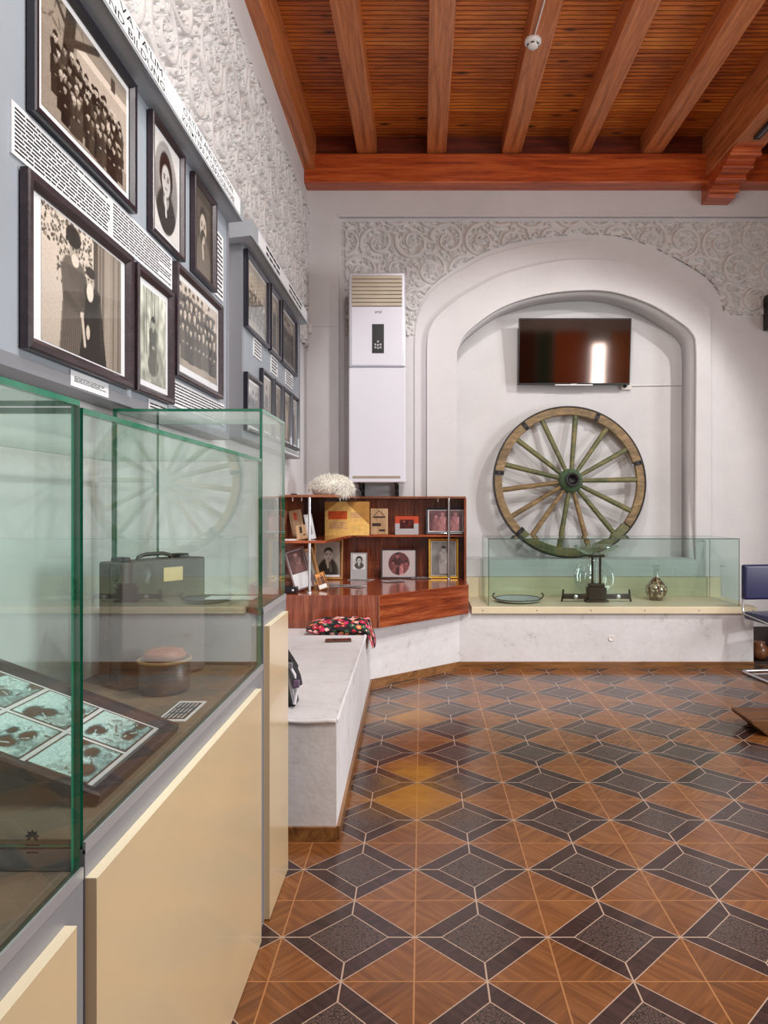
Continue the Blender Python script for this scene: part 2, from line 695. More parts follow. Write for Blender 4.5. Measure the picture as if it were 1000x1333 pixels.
M['grey_metal'] = plain('grey_powder_coat', (140, 141, 146), 0.42, 0.25, 0.02)
M['rail'] = plain('pale_aluminium_rail', (178, 180, 184), 0.35, 0.5, 0.02)
M['cream'] = plain('cream_laminate', (206, 184, 146), 0.22, 0, 0.03, 2.0, coat=0.35)
M['cream_edge'] = plain('cream_edge_band', (240, 232, 200), 0.35, 0, 0.02)
M['deck'] = plain('olive_brown_felt', (112, 99, 82), 0.7, 0, 0.12, 6.0, 0.1, 300)
M['board_cream'] = plain('cream_painted_board', (222, 208, 176), 0.4, 0, 0.04)
M['glass'] = thin_glass('green_tinted_glass', (0.972, 0.996, 0.987))
M['glass_clear'] = thin_glass('picture_glass', (0.99, 0.99, 0.99), 0.04, 0.35)
M['glass_green'] = thin_glass('ledge_case_glass', (0.93, 0.974, 0.962))
M['glass_vessel'] = thin_glass('clear_vessel_glass', (0.95, 0.97, 0.962), 0.10)
M['glass_edge'] = plain('emerald_glass_edge', (26, 122, 92), 0.12, 0, 0.15, 30, coat=0.6)
M['glass_edge_dark'] = plain('dark_glass_edge', (46, 70, 64), 0.15, 0, 0.15, 30, coat=0.6)
M['panel'] = plain('blue_grey_board', (150, 158, 166), 0.5, 0.0, 0.03)
M['panel_edge'] = plain('grey_aluminium_profile', (142, 144, 150), 0.4, 0.35, 0.02)
M['canopy'] = plain('pale_grey_steel', (168, 174, 180), 0.45, 0.2, 0.02)
M['white_card'] = plain('white_paper', (226, 228, 230), 0.6, 0, 0.02)
M['ink'] = plain('black_ink', (28, 28, 32), 0.6)
M['frame_plum'] = wood('dark_plum_wood', (30, 20, 26), (46, 32, 38), (62, 46, 52), 'X', 0.35, 3, 0.2, 8)
M['frame_black'] = plain('blue_black_lacquer', (28, 27, 38), 0.3, 0, 0.1, coat=0.3)
M['frame_gold'] = plain('gilt_moulding', (196, 154, 64), 0.35, 0.55, 0.15, 30)
M['frame_oak'] = wood('oak_moulding', (126, 84, 36), (166, 118, 60), (192, 146, 86), 'Z', 0.4, 2, 0.1, 10)
M['photo'] = mat_vcol('photographic_print')
M['ac_white'] = plain('glossy_white_plastic', (222, 222, 232), 0.18, 0, 0.01, coat=0.4)
M['ac_silver'] = plain('silver_trim', (196, 197, 206), 0.3, 0.4, 0.01)
M['grille'] = plain('beige_louvre', (198, 187, 168), 0.5, 0, 0.06)
M['grille_dark'] = plain('dim_air_outlet', (160, 148, 130), 0.7, 0, 0.06)
M['black'] = plain('black_plastic', (18, 18, 24), 0.35, 0, 0.1)
M['screen'] = plain('glossy_dark_screen', (96, 82, 76), 0.06, 1.0, 0.05)
M['chrome'] = plain('chrome', (220, 220, 224), 0.34, 1.0, 0.01)
M['navy'] = plain('navy_leatherette', (34, 34, 74), 0.34, 0, 0.08, 6, 0.15, 160)
M['wheel_wood'] = wood('weathered_ochre_wood', (84, 68, 44), (128, 104, 68), (162, 134, 92), 'X', 0.6, 4, 0, 3)
M['wheel_green'] = wood('flaking_green_paint', (58, 70, 44), (96, 98, 62), (134, 118, 72), 'X', 0.6, 3, 0, 3)
M['hub_green'] = plain('green_painted_hub', (70, 92, 66), 0.55, 0, 0.25, 14, 0.3, 40)
M['iron'] = plain('rusty_iron', (44, 42, 42), 0.5, 0.6, 0.2, 20)
M['white_plastic'] = plain('white_plastic', (226, 222, 218), 0.4, 0, 0.02)
M['fur'] = plain('white_fur', (242, 239, 230), 0.85, 0, 0.08, 20)
M['floral'] = mat_floral()
M['suitcase'] = plain('dark_brown_fibreboard', (72, 62, 58), 0.55, 0, 0.15, 10, 0.15, 90)
M['leather_dark'] = plain('dark_leather', (40, 32, 28), 0.45, 0, 0.15)
M['brass'] = plain('aged_brass', (146, 130, 92), 0.4, 0.7, 0.1)
M['pot'] = plain('dark_smoky_pot', (62, 54, 52), 0.4, 0, 0.2, 12)
M['lid'] = wood('reddish_wooden_lid', (96, 52, 34), (134, 78, 54), (158, 100, 72), 'X', 0.5, 3, 0, 8)
M['rim'] = plain('rope_rim', (132, 108, 78), 0.7, 0, 0.2, 60, 0.4, 200)
M['dark_metal'] = plain('dark_cast_metal', (58, 50, 42), 0.45, 0.6, 0.2, 20)
M['plate_grey'] = plain('grey_enamel', (176, 186, 186), 0.3, 0.1, 0.12, 30)
M['phone'] = plain('brown_phone_case', (86, 56, 42), 0.3, 0, 0.1)
M['phone_face'] = plain('dark_glass_face', (40, 24, 22), 0.1, 0, 0.1, coat=0.8)
M['bag_black'] = plain('black_nylon', (22, 20, 24), 0.6, 0, 0.2, 30)
M['bag_white'] = plain('white_webbing', (214, 212, 216), 0.6)
M['bag_violet'] = plain('mauve_lining', (104, 84, 108), 0.6, 0, 0.3, 60)
M['yellow'] = plain('mottled_yellow_card', (232, 188, 106), 0.5, 0, 0.16, 24)
M['ochre'] = plain('mottled_ochre_card', (174, 124, 56), 0.5, 0, 0.16, 24)
M['orange'] = plain('orange_print', (206, 84, 34), 0.5, 0, 0.3, 60)
M['mauve_ink'] = plain('mauve_ink', (166, 122, 128), 0.6)
M['lightwood'] = wood('pale_souvenir_wood', (150, 112, 76), (186, 150, 112), (208, 178, 142), 'Z', 0.5, 2, 0, 8)
M['burnt'] = plain('burnt_drawing', (58, 34, 24), 0.6)
M['red_card'] = plain('orange_red_card', (196, 70, 34), 0.45, 0, 0.06)
M['grey_card'] = plain('grey_card', (178, 176, 178), 0.45, 0, 0.04)
M['mauve_mat'] = plain('mauve_panel', (120, 92, 92), 0.4, 0, 0.05)
M['platform'] = wood('old_carved_wood', (62, 34, 12), (98, 60, 28), (126, 84, 42), 'X', 0.5, 2, 0, 8)
M['pot_brown'] = plain('brown_glazed_pot', (142, 88, 54), 0.3, 0, 0.2, 12, coat=0.3)
M['crate'] = plain('dark_stained_wood', (44, 24, 20), 0.5, 0, 0.2, 6)


def mat_vase():
    t = NT('speckled_vase_filling')
    vo = t.n('ShaderNodeTexVoronoi')
    t.l(t.coord(), vo.inputs['Vector'])
    vo.inputs['Scale'].default_value = 58.0
    s = t.n('ShaderNodeSeparateColor')
    t.l(vo.outputs['Color'], s.inputs[0])
    t.base(t.ramp(s.outputs[0], [(0.0, lin((52, 32, 22))), (0.4, lin((112, 70, 46))), (0.68, lin((222, 206, 172))), (1.0, lin((84, 48, 32)))]))
    t.setp(Roughness=0.2)
    t.b.inputs['Coat Weight'].default_value = 0.6
    return t.m


M['vase'] = mat_vase()

# ------------------------------------------------------------------ room shell
XL, YB, YN = -1.10, 6.55, 6.90     # left wall face, front face of back wall, niche back
XR, YR, ZC = 5.6, -3.3, 4.89
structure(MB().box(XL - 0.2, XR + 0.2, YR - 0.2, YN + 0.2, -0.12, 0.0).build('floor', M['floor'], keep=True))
ceil = structure(MB().box(XL - 0.2, XR + 0.2, YR - 0.2, YN + 0.2, ZC, ZC + 0.12).build('ceiling', M['planks'], keep=True))
wl = structure(MB().box(XL - 0.2, XL, YR - 0.2, YN + 0.2, 0, ZC).build('wall_left', M['wall'], keep=True))


def wall_with_window(name, wname, fixed, axis, a0, a1, w0, w1, z0, z1, inner):
    b = MB()
    p, q = fixed
    for (s0, s1, t0, t1) in ((a0, w0, 0, ZC), (w1, a1, 0, ZC), (w0, w1, 0, z0), (w0, w1, z1, ZC)):
        if axis == 'Y':
            b.box(p, q, s0, s1, t0, t1)
        else:
            b.box(s0, s1, p, q, t0, t1)
    structure(b.build(name, M['wall'], keep=True))
    f = MB()
    c0, c1 = (p + q) / 2 - 0.03, (p + q) / 2 + 0.03
    for (s0, s1, t0, t1) in ((w0, w0 + 0.07, z0, z1), (w1 - 0.07, w1, z0, z1), (w0, w1, z0, z0 + 0.07), (w0, w1, z1 - 0.07, z1),
                             ((w0 + w1) / 2 - 0.04, (w0 + w1) / 2 + 0.04, z0, z1), (w0, w1, z0 + 1.5, z0 + 1.56)):
        if axis == 'Y':
            f.box(c0, c1, s0, s1, t0, t1)
        else:
            f.box(s0, s1, c0, c1, t0, t1)
    fr = structure(f.build(wname, M['white_plastic'], keep=True))
    g = MB()
    if axis == 'Y':
        g.box((p + q) / 2 - 0.004, (p + q) / 2 + 0.004, w0 + 0.05, w1 - 0.05, z0 + 0.05, z1 - 0.05)
    else:
        g.box(w0 + 0.05, w1 - 0.05, (p + q) / 2 - 0.004, (p + q) / 2 + 0.004, z0 + 0.05, z1 - 0.05)
    g.build('window_pane', M['glass_clear'], fr)


wall_with_window('wall_right', 'window_added', (XR, XR + 0.2), 'Y', YR - 0.2, YN + 0.2, 1.5, 3.3, 0.9, 3.3, XR)  # unseen window added in the right wall to go with the side fill
wall_with_window('wall_rear', 'window_2', (YR - 0.2, YR), 'X', XL, XR, 4.02, 4.48, 0.9, 3.3, YR)

# back wall: niche back, main face with the arched opening, raised borders
kA = 0.00735


def pts(lst, k=kA):
    return [(X_(a, k), Z_(b, k)) for a, b in lst]


def smooth_curve(p, n=8):
    out = []
    for i in range(len(p) - 1):
        p0 = p[max(i - 1, 0)]
        p1, p2 = p[i], p[i + 1]
        p3 = p[min(i + 2, len(p) - 1)]
        for j in range(n):
            t = j / n
            out.append(tuple(0.5 * (2 * p1[c] + (p2[c] - p0[c]) * t + (2 * p0[c] - 5 * p1[c] + 4 * p2[c] - p3[c]) * t * t
                                    + (3 * p1[c] - p0[c] - 3 * p2[c] + p3[c]) * t ** 3) for c in (0, 1)))
    out.append(p[-1])
    return out


ZS = 0.875     # niche sill height
C3 = smooth_curve(pts([(595, 520), (595, 470), (597, 452), (611, 430), (652, 401), (700, 385), (748, 378.5), (796, 380), (844, 395), (880, 416), (901, 434), (906, 455), (906, 520)]))
C2 = smooth_curve(pts([(556, 520), (556, 460), (558, 435), (568, 414), (592, 393), (616, 378), (658, 357), (718, 342), (766, 338.5), (820, 344), (874, 365), (908, 388), (924, 403)])) + pts([(924.5, 420), (925, 520)])
C1 = smooth_curve(pts([(540, 520), (540, 450), (543, 415), (556, 386), (582, 362), (612, 344), (644, 329), (700, 316), (780, 311), (835, 322), (890, 348), (926, 372), (942, 400), (946, 440), (946, 520)]))


def arch(curve, zb):
    c = list(curve)
    return [(c[0][0], zb)] + c + [(c[-1][0], zb)]


ZB_ = ZS - 0.06


wb = structure(MB().box(XL, XR, YN, YN + 0.2, 0, ZC).build('wall_back', M['wall'], keep=True))
full = [(XL, 0), (XR, 0), (XR, ZC), (XL, ZC)]
shape2d('wall_back_face', [full, arch(C3, ZS)], YB + 0.035, YN, M['wall'], parent=wb)
structure(shape2d('trim_1', [arch(C1, ZB_), arch(C2, ZB_)], YB + 0.022, YB + 0.036, M['wall']))
structure(shape2d('trim_2', [arch(C2, ZB_), arch(C3, ZB_)], YB - 0.025, YB + 0.036, M['wall']))
# pilaster in the corner and the plain band under the ceiling beam
xp = X_(441, 0.00736)
zb = Z_(281, 0.00736)
structure(MB().prism([(XL, YB), (xp, YB), (xp, YB + 0.04), (XL, YB + 0.04)], 0.4, ZC).box(xp, XR, YB, YB + 0.04, zb, ZC).build('trim_3', M['wall'], keep=True))
structure(MB().box(xp, XR, YB - 0.012, YB + 0.01, zb - 0.012, zb + 0.012).build('trim_4', M['wall'], keep=True))
# step under the niche and its sill
structure(MB().box(0.05, 2.84, YB - 0.034, YN - 0.002, 0.715, ZS + 0.002).build('trim_5', M['wall'], keep=True))
# left wall: moulding above the carved frieze
structure(MB().box(XL, XL + 0.03, YR, YB, 4.185, 4.21).box(XL, XL + 0.018, YR, YB, 4.21, 4.27).build('trim_6', M['wall'], keep=True))

# ------------------------------------------------------------------ ceiling timbers
for i, xc in enumerate([-0.515, 0.14, 0.843, 1.485, 2.165, 3.4, 4.05, 4.7, 5.3]):
    b = MB()
    b.rbox(xc - 0.09, xc + 0.09, YR, YB, 4.695, ZC + 0.01, 0.006)
    structure(b.build('ceiling_beam', M['beam']))
structure(MB().rbox(2.66, 2.95, YR, YB, 4.48, ZC + 0.01, 0.008).build('main_ceiling_beam', M['beam']))
structure(MB().rbox(XL - 0.02, XL + 0.10, YR, YB, 4.53, ZC + 0.01, 0.006).build('wall_ceiling_beam', M['beam']))
structure(MB().rbox(XL, XR, YB - 0.16, YB + 0.01, 4.41, 4.685, 0.01).build('cross_ceiling_beam', M['beam_x'], keep=True))
structure(MB().box(XL, XR, YB - 0.07, YB + 0.01, 4.685, ZC + 0.005).build('ceiling_beam_plate', M['plate'], keep=True))

co = thing('carved_corbel', 'stepped carved brown wooden corbel under the big ceiling beam at the back wall', 'corbel', (2.805, YB, 4.27))
b = MB()
prof = [(0.0, 4.27), (0.16, 4.27), (0.17, 4.30)]
for i in range(6):
    y0 = 0.17 + i * 0.10
    z0 = 4.30 + i * 0.032
    for j in range(5):
        a = math.pi / 2 * j / 4
        prof.append((y0 + 0.085 * math.sin(a), z0 + 0.012 + 0.02 * (1 - math.cos(a))))
prof += [(0.79, 4.482), (0.0, 4.482)]
n = len(prof)
x0, x1 = 2.68, 2.93
vs = [(x0, YB - p[0], p[1]) for p in prof] + [(x1, YB - p[0], p[1]) for p in prof]
b.add(vs, [tuple(range(n)), tuple(range(2 * n - 1, n - 1, -1))] + [(i, n + i, n + (i + 1) % n, (i + 1) % n) for i in range(n)])
b.build('bracket_body', M['beam_x'], co)
for i in range(4):
    y = YB - 0.20 - i * 0.14
    z = 4.318 + i * 0.042
    MB().tube([(x0 - 0.012, y, z), (x1 + 0.012, y, z)], 0.022, 10).build('scroll', M['beam_x'], co)

# ------------------------------------------------------------------ skirting
b = MB()
structure(MB().box(0.31, 2.84, 5.835, 5.85, 0, 0.058).build('baseboard_back', M['skirt'], keep=True))


def ribbon(p, q, t, h):
    p, q = Vector(p), Vector(q)
    d = (q - p).normalized()
    n_ = Vector((d.y, -d.x))
    return [(p.x, p.y), (q.x, q.y), (q.x + n_.x * t, q.y + n_.y * t), (p.x + n_.x * t, p.y + n_.y * t)]


structure(MB().prism(ribbon((-0.395, 5.245), (0.325, 5.85), 0.014, 0), 0, 0.06).build('baseboard_corner', M['skirt'], keep=True))
structure(MB().prism(ribbon((-0.355, 2.85), (-0.395, 5.245), 0.014, 0), 0, 0.06).box(-1.1, -0.355, 2.836, 2.85, 0, 0.06).build('baseboard_left', M['skirt_y'], keep=True))

# ------------------------------------------------------------------ carved relief


def ornament(W, H, res, seed, R0=0.19):
    nx, nz = int(W / res) + 1, int(H / res) + 1
    occ = np.zeros((nz, nx), np.float32)
    gx = np.arange(nx) * res
    gz = np.arange(nz) * res
    rng = random.Random(seed)

    def stamp_disc(x, z, r, h=1.0):
        i0, i1 = max(0, int((x - r) / res) - 1), min(nx, int((x + r) / res) + 2)
        j0, j1 = max(0, int((z - r) / res) - 1), min(nz, int((z + r) / res) + 2)
        if i0 >= i1 or j0 >= j1:
            return
        d = np.hypot(gx[None, i0:i1] - x, gz[j0:j1, None] - z)
        v = np.clip((r - d) / (res * 0.9) + 0.5, 0, 1) * h
        occ[j0:j1, i0:i1] = np.maximum(occ[j0:j1, i0:i1], v)

    def stamp_leaf(x, z, ang, L, wd, bend=0.0, vein=True, test=False):
        r = L * 0.75
        cx, cz = x + math.cos(ang) * L / 2, z + math.sin(ang) * L / 2
        i0, i1 = max(0, int((cx - r) / res)), min(nx, int((cx + r) / res) + 1)
        j0, j1 = max(0, int((cz - r) / res)), min(nz, int((cz + r) / res) + 1)
        if i0 >= i1 or j0 >= j1:
            return False
        dx, dz = gx[None, i0:i1] - x, gz[j0:j1, None] - z
        s = (dx * math.cos(ang) + dz * math.sin(ang)) / L
        t = -dx * math.sin(ang) + dz * math.cos(ang)
        t = t - bend * L * s * (1 - s) * 4 * 0.25
        prof = wd * np.sqrt(np.clip(s, 0, 1)) * np.clip(1 - s, 0, 1) * 2.6
        inside = prof - np.abs(t)
        if test:
            m = (inside > -0.007) & (s > 0) & (s < 1)
            if not m.any() or occ[j0:j1, i0:i1][m].max() > 0.3:
                return False
        v = np.clip(inside / (res * 0.9) + 0.3, 0, 1)
        v *= ((s > 0) & (s < 1))
        if vein:
            v = v * np.where(np.abs(t) < res * 0.8, 0.45, 1.0)
        occ[j0:j1, i0:i1] = np.maximum(occ[j0:j1, i0:i1], v)
        return True
    row = 0
    z = R0 * 0.75
    while z < H + R0:
        x = (0 if row % 2 else R0 * 1.0)
        i = 0
        while x < W + R0:
            s = 1 if (i + row) % 2 else -1
            cx, cz = x + rng.uniform(-0.02, 0.02), z + rng.uniform(-0.02, 0.02)
            th0 = rng.uniform(0, 6.28)
            N = 90
            for q in range(N):
                f = q / (N - 1)
                r = R0 * (1.0 - 0.82 * f ** 0.9)
                th = th0 + s * f * 2 * math.pi * 1.45
                stamp_disc(cx + r * math.cos(th), cz + r * math.sin(th), 0.018 * (1 - 0.5 * f))
                if q % 11 == 5:
                    tang = th + s * math.pi / 2
                    stamp_leaf(cx + r * math.cos(th), cz + r * math.sin(th), tang + s * 0.9, 0.085 * (1 - 0.4 * f), 0.016, s * 0.8)
            for q in range(5):
                stamp_leaf(cx, cz, th0 + q * 1.257, 0.045, 0.014)
            x += R0 * 1.92
            i += 1
        z += R0 * 1.68
        row += 1
    for _ in range(int(W * H * 6000)):
        L = rng.choice((0.11, 0.085, 0.06, 0.045, 0.035))
        stamp_leaf(rng.uniform(0, W), rng.uniform(0, H), rng.uniform(0, 6.28), L, L * 0.24, rng.uniform(-1, 1), L > 0.05, True)
    return occ


def relief_mesh(name, occ, res, fn, mat, keepmask=None, parent=None):
    nz, nx = occ.shape
    jj, ii = np.mgrid[0:nz, 0:nx]
    P = fn(ii * res, jj * res, occ)
    verts = P.reshape(-1, 3).astype(np.float32)
    idx = (jj * nx + ii)
    q = np.stack([idx[:-1, :-1], idx[:-1, 1:], idx[1:, 1:], idx[1:, :-1]], -1)
    if keepmask is not None:
        km = keepmask[:-1, :-1] & keepmask[1:, 1:] & keepmask[1:, :-1] & keepmask[:-1, 1:]
        q = q[km]
    q = q.reshape(-1, 4).astype(np.int32)
    used = np.unique(q)
    remap = np.full(len(verts), -1, np.int32)
    remap[used] = np.arange(len(used), dtype=np.int32)
    verts = verts[used]
    q = remap[q]
    me = bpy.data.meshes.new(name)
    me.vertices.add(len(verts))
    me.vertices.foreach_set('co', verts.ravel())
    me.loops.add(len(q) * 4)
    me.loops.foreach_set('vertex_index', q.ravel())
    me.polygons.add(len(q))
    me.polygons.foreach_set('loop_start', np.arange(len(q), dtype=np.int32) * 4)
    me.polygons.foreach_set('use_smooth', np.ones(len(q), bool))
    me.materials.append(mat)
    me.update(calc_edges=True)
    me.validate()
    o = bpy.data.objects.new(name, me)
    COL.objects.link(o)
    if parent is not None:
        o.parent = parent
    return o


RES = 0.005
# left frieze
Wf, Hf = 4.75, 1.30
oc = ornament(Wf, Hf, RES, 3, 0.20)


def left_fn(x, z, h):
    # the wall faces +X
    return np.stack([np.full_like(x, XL + 0.001) + h * 0.034, 1.72 + x, 2.88 + z], -1)


relief_mesh('carved_frieze', oc, RES, left_fn, M['relief'], parent=wl)
# spandrel over the arch on the back wall
Xs, Zs0 = X_(450, 0.0074), 2.95
Ws, Hs = 4.15, Z_(290, 0.0074) - Zs0
oc2 = ornament(Ws, Hs, RES, 8, 0.17)
nz_, nx_ = oc2.shape
gx_ = Xs + np.arange(nx_) * RES
gz_ = Zs0 + np.arange(nz_) * RES
c1x = [p[0] for p in C1]
c1z = [p[1] for p in C1]
o1 = [i for i in range(len(c1x))]
lim = np.full(nx_, -1.0)
inside = (gx_ > min(c1x)) & (gx_ < max(c1x))
# upper envelope of the arch curve
xs_sorted = sorted(zip(c1x, c1z))
ux, uz = [], []
for a, c in xs_sorted:
    if ux and abs(a - ux[-1]) < 1e-4:
        uz[-1] = max(uz[-1], c)
    else:
        ux.append(a)
        uz.append(c)
lim[inside] = np.interp(gx_[inside], ux, uz) + 0.055
GX, GZ = np.meshgrid(gx_, gz_)
bound = np.where(inside, lim, np.where(gx_ < 1.3, 0.0, 3.30 - 0.0))
right = gx_ > max(c1x)
bound = np.where(right, 3.22 + 0.0 * gx_, bound)
bound = np.where(gx_ <= min(c1x), 3.02, bound)
mask = GZ > bound[None, :]
mask &= ~((GX > 2.62) & (GX < 2.98) & (GZ < 3.22 + (2.98 - GX) * 0.5))


def back_fn(x, z, h):
    return np.stack([Xs + x, np.full_like(x, YB + 0.034) - h * 0.03, Zs0 + z], -1)


relief_mesh('carved_spandrel', oc2, RES, back_fn, M['relief'], mask, parent=wb)

# ------------------------------------------------------------------ photographs (vertex-coloured prints)


class Pic:
    def __init__(self, W, H, seed=0, bg=(0.55, 0.75), tint=(1.0, 0.95, 0.88)):
        self.W, self.H = W, H
        self.rng = np.random.RandomState(seed)
        self.a = np.zeros((H, W), np.float32)
        v = np.linspace(0, 1, H)[:, None]
        self.a[:] = bg[0] + (bg[1] - bg[0]) * v
        self.U, self.V = np.meshgrid(np.linspace(0, 1, W), np.linspace(0, 1, H))
        self.asp = H / W
        self.tint = tint
        self.rgb = None

    def blur_noise(self, n, amp):
        g = self.rng.rand(n, n)
        yi = np.linspace(0, n - 1.001, self.H)
        xi = np.linspace(0, n - 1.001, self.W)
        y0, x0 = yi.astype(int), xi.astype(int)
        fy, fx = (yi - y0)[:, None], (xi - x0)[None, :]
        q = g[y0][:, x0] * (1 - fy) * (1 - fx) + g[y0 + 1][:, x0] * fy * (1 - fx) + g[y0][:, x0 + 1] * (1 - fy) * fx + g[y0 + 1][:, x0 + 1] * fy * fx
        self.a += (q - 0.5) * amp
        return self

    def put(self, m, tone):
        m = np.clip(m, 0, 1)
        self.a = self.a * (1 - m) + tone * m

    def ell(self, cx, cy, rx, ry, tone, soft=0.15):
        d = np.hypot((self.U - cx) / rx, (self.V - cy) / ry)
        self.put((1 - d) / soft + 0.5, tone)

    def rect(self, x0, x1, y0, y1, tone):
        m = ((self.U >= x0) & (self.U <= x1) & (self.V >= y0) & (self.V <= y1)).astype(np.float32)
        self.put(m, tone)

    def poly_trap(self, cx, y0, y1, w0, w1, tone):
        f = np.clip((self.V - y0) / (y1 - y0), 0, 1)
        wd = w0 + (w1 - w0) * f
        m = ((np.abs(self.U - cx) < wd / 2) & (self.V >= y0) & (self.V <= y1)).astype(np.float32)
        self.put(m, tone)

    def line(self, x0, y0, x1, y1, wd, tone):
        dx, dy = x1 - x0, y1 - y0
        L2 = dx * dx + dy * dy
        t = np.clip(((self.U - x0) * dx + (self.V - y0) * dy) / L2, 0, 1)
        d = np.hypot(self.U - x0 - t * dx, self.V - y0 - t * dy)
        self.put((wd - d) / 0.01 + 0.5, tone)

    def person(self, cx, y0, h, tone=0.15, face=0.78, hat=None, w=0.30):
        hr = h * 0.088
        k = self.asp
        hx = hr * k * 0.82
        sh = hr * k * 2.1
        self.poly_trap(cx, y0, y0 + h * 0.76, sh * 1.9, sh * 1.75, tone)
        self.ell(cx, y0 + h * 0.745, sh * 0.92, h * 0.075, tone, 0.3)
        self.line(cx - sh * 0.8, y0 + h * 0.7, cx - sh * 0.55, y0 + h * 0.42, sh * 0.2, tone * 0.8)
        self.line(cx + sh * 0.8, y0 + h * 0.7, cx + sh * 0.5, y0 + h * 0.42, sh * 0.2, tone * 1.25)
        self.ell(cx, y0 + h * 0.47, sh * 0.3, h * 0.03, face * 0.9)
        self.ell(cx, y0 + h * 0.80, hx * 0.6, hr * 0.6, face * 0.8)
        self.ell(cx, y0 + h * 0.93, hx * 1.2, hr * 1.12, hat if hat is not None else 0.10)
        self.ell(cx, y0 + h * 0.89, hx, hr, face)
        for s in (-1, 1):
            self.ell(cx + s * hx * 0.42, y0 + h * 0.90, hx * 0.22, hr * 0.13, face * 0.3)
        self.ell(cx, y0 + h * 0.852, hx * 0.3, hr * 0.1, face * 0.5)
        self.ell(cx, y0 + h * 0.965, hx * 1.05, hr * 0.5, hat if hat is not None else 0.10)

    def out(self, grain=0.05):
        a = np.clip(self.a + (self.rng.rand(self.H, self.W) - 0.5) * grain, 0, 1)
        c = a[..., None] ** np.array([1.0 / max(self.tint[0], .01), 1.0 / self.tint[1], 1.0 / self.tint[2]])[None, None] * np.array(self.tint)
        if self.rgb is not None:
            c = c * self.rgb
        return c


def print_mesh(name, arr, w_, h_, parent, y=0.0, x0=None, z0=0.0):
    """srgb array -> vertex coloured grid, in the XZ plane of its parent, facing -Y"""
    H, W = arr.shape[:2]
    if x0 is None:
        x0 = -w_ / 2
    xs = np.linspace(x0, x0 + w_, W)
    zs = np.linspace(z0, z0 + h_, H)
    XX, ZZ = np.meshgrid(xs, zs)
    verts = np.stack([XX, np.full_like(XX, y), ZZ], -1).reshape(-1, 3).astype(np.float32)
    jj, ii = np.mgrid[0:H, 0:W]
    idx = jj * W + ii
    q = np.stack([idx[:-1, :-1], idx[:-1, 1:], idx[1:, 1:], idx[1:, :-1]], -1).reshape(-1, 4).astype(np.int32)
    me = bpy.data.meshes.new(name)
    me.vertices.add(len(verts))
    me.vertices.foreach_set('co', verts.ravel())
    me.loops.add(len(q) * 4)
    me.loops.foreach_set('vertex_index', q.ravel())
    me.polygons.add(len(q))
    me.polygons.foreach_set('loop_start', np.arange(len(q), dtype=np.int32) * 4)
    me.update(calc_edges=True)
    at_ = me.color_attributes.new('Col', 'FLOAT_COLOR', 'POINT')
    s = np.clip(arr, 0, 1)
    l_ = np.where(s <= 0.04045, s / 12.92, ((s + 0.055) / 1.055) ** 2.4)
    rgba = np.concatenate([l_, np.ones((H, W, 1))], -1).astype(np.float32)
    at_.data.foreach_set('color', rgba.ravel())
    me.materials.append(M['photo'])
    o = bpy.data.objects.new(name, me)
    COL.objects.link(o)
    if parent is not None:
        o.parent = parent
    return o


def ring(b, w_, h_, bd, d, y0=0.0, x0=None, z0=0.0, lip=0.35):
    """mitred picture moulding, back at y0, front at y0-d"""
    if x0 is None:
        x0 = -w_ / 2

    def rect(i, y):
        return [(x0 + i, y, z0 + i), (x0 + w_ - i, y, z0 + i), (x0 + w_ - i, y, z0 + h_ - i), (x0 + i, y, z0 + h_ - i)]
    prof = [(0, y0), (0, y0 - d * 0.85), (bd * 0.15, y0 - d), (bd * 0.6, y0 - d * 0.92), (bd, y0 - d * lip), (bd, y0)]
    vs = []
    for i, y in prof:
        vs += rect(i, y)
    fs = []
    n_ = len(prof)
    for p in range(n_):
        q = (p + 1) % n_
        for j in range(4):
            k_ = (j + 1) % 4
            fs.append((p * 4 + j, p * 4 + k_, q * 4 + k_, q * 4 + j))
    b.add(vs, fs)
    return b


def framed(name, label, cat, group, w_, h_, bd, d, fmat, arr, loc, rot, mat_bd=(0, 0, 0, 0), glass=True, mat_mat=None):
    """picture frame; mat_bd = left, right, bottom, top widths of the white mount"""
    r = thing(name, label, cat, loc, group, rot)
    ring(MB(), w_, h_, bd, d).build('frame', fmat, r, local=True)
    iw, ih = w_ - 2 * bd, h_ - 2 * bd
    if max(mat_bd) > 0:
        MB().box(-iw / 2, iw / 2, -d * 0.18, -0.001, bd, bd + ih).build('mount_board', mat_mat or M['white_card'], r, local=True)
    else:
        MB().box(-iw / 2, iw / 2, -d * 0.15, -0.001, bd, bd + ih).build('backing_board', M['grey_card'], r, local=True)
    l, rr, bo, to = mat_bd
    print_mesh('photograph', arr, iw - l - rr, ih - bo - to, r, -d * 0.22, -iw / 2 + l, bd + bo)
    if glass:
        MB().box(-iw / 2, iw / 2, -d * 0.34, -d * 0.28, bd, bd + ih).build('glass_pane', M['glass_clear'], r, local=True)
    return r


SEP = (1.0, 0.95, 0.89)
GREY = (1.0, 0.99, 0.98)


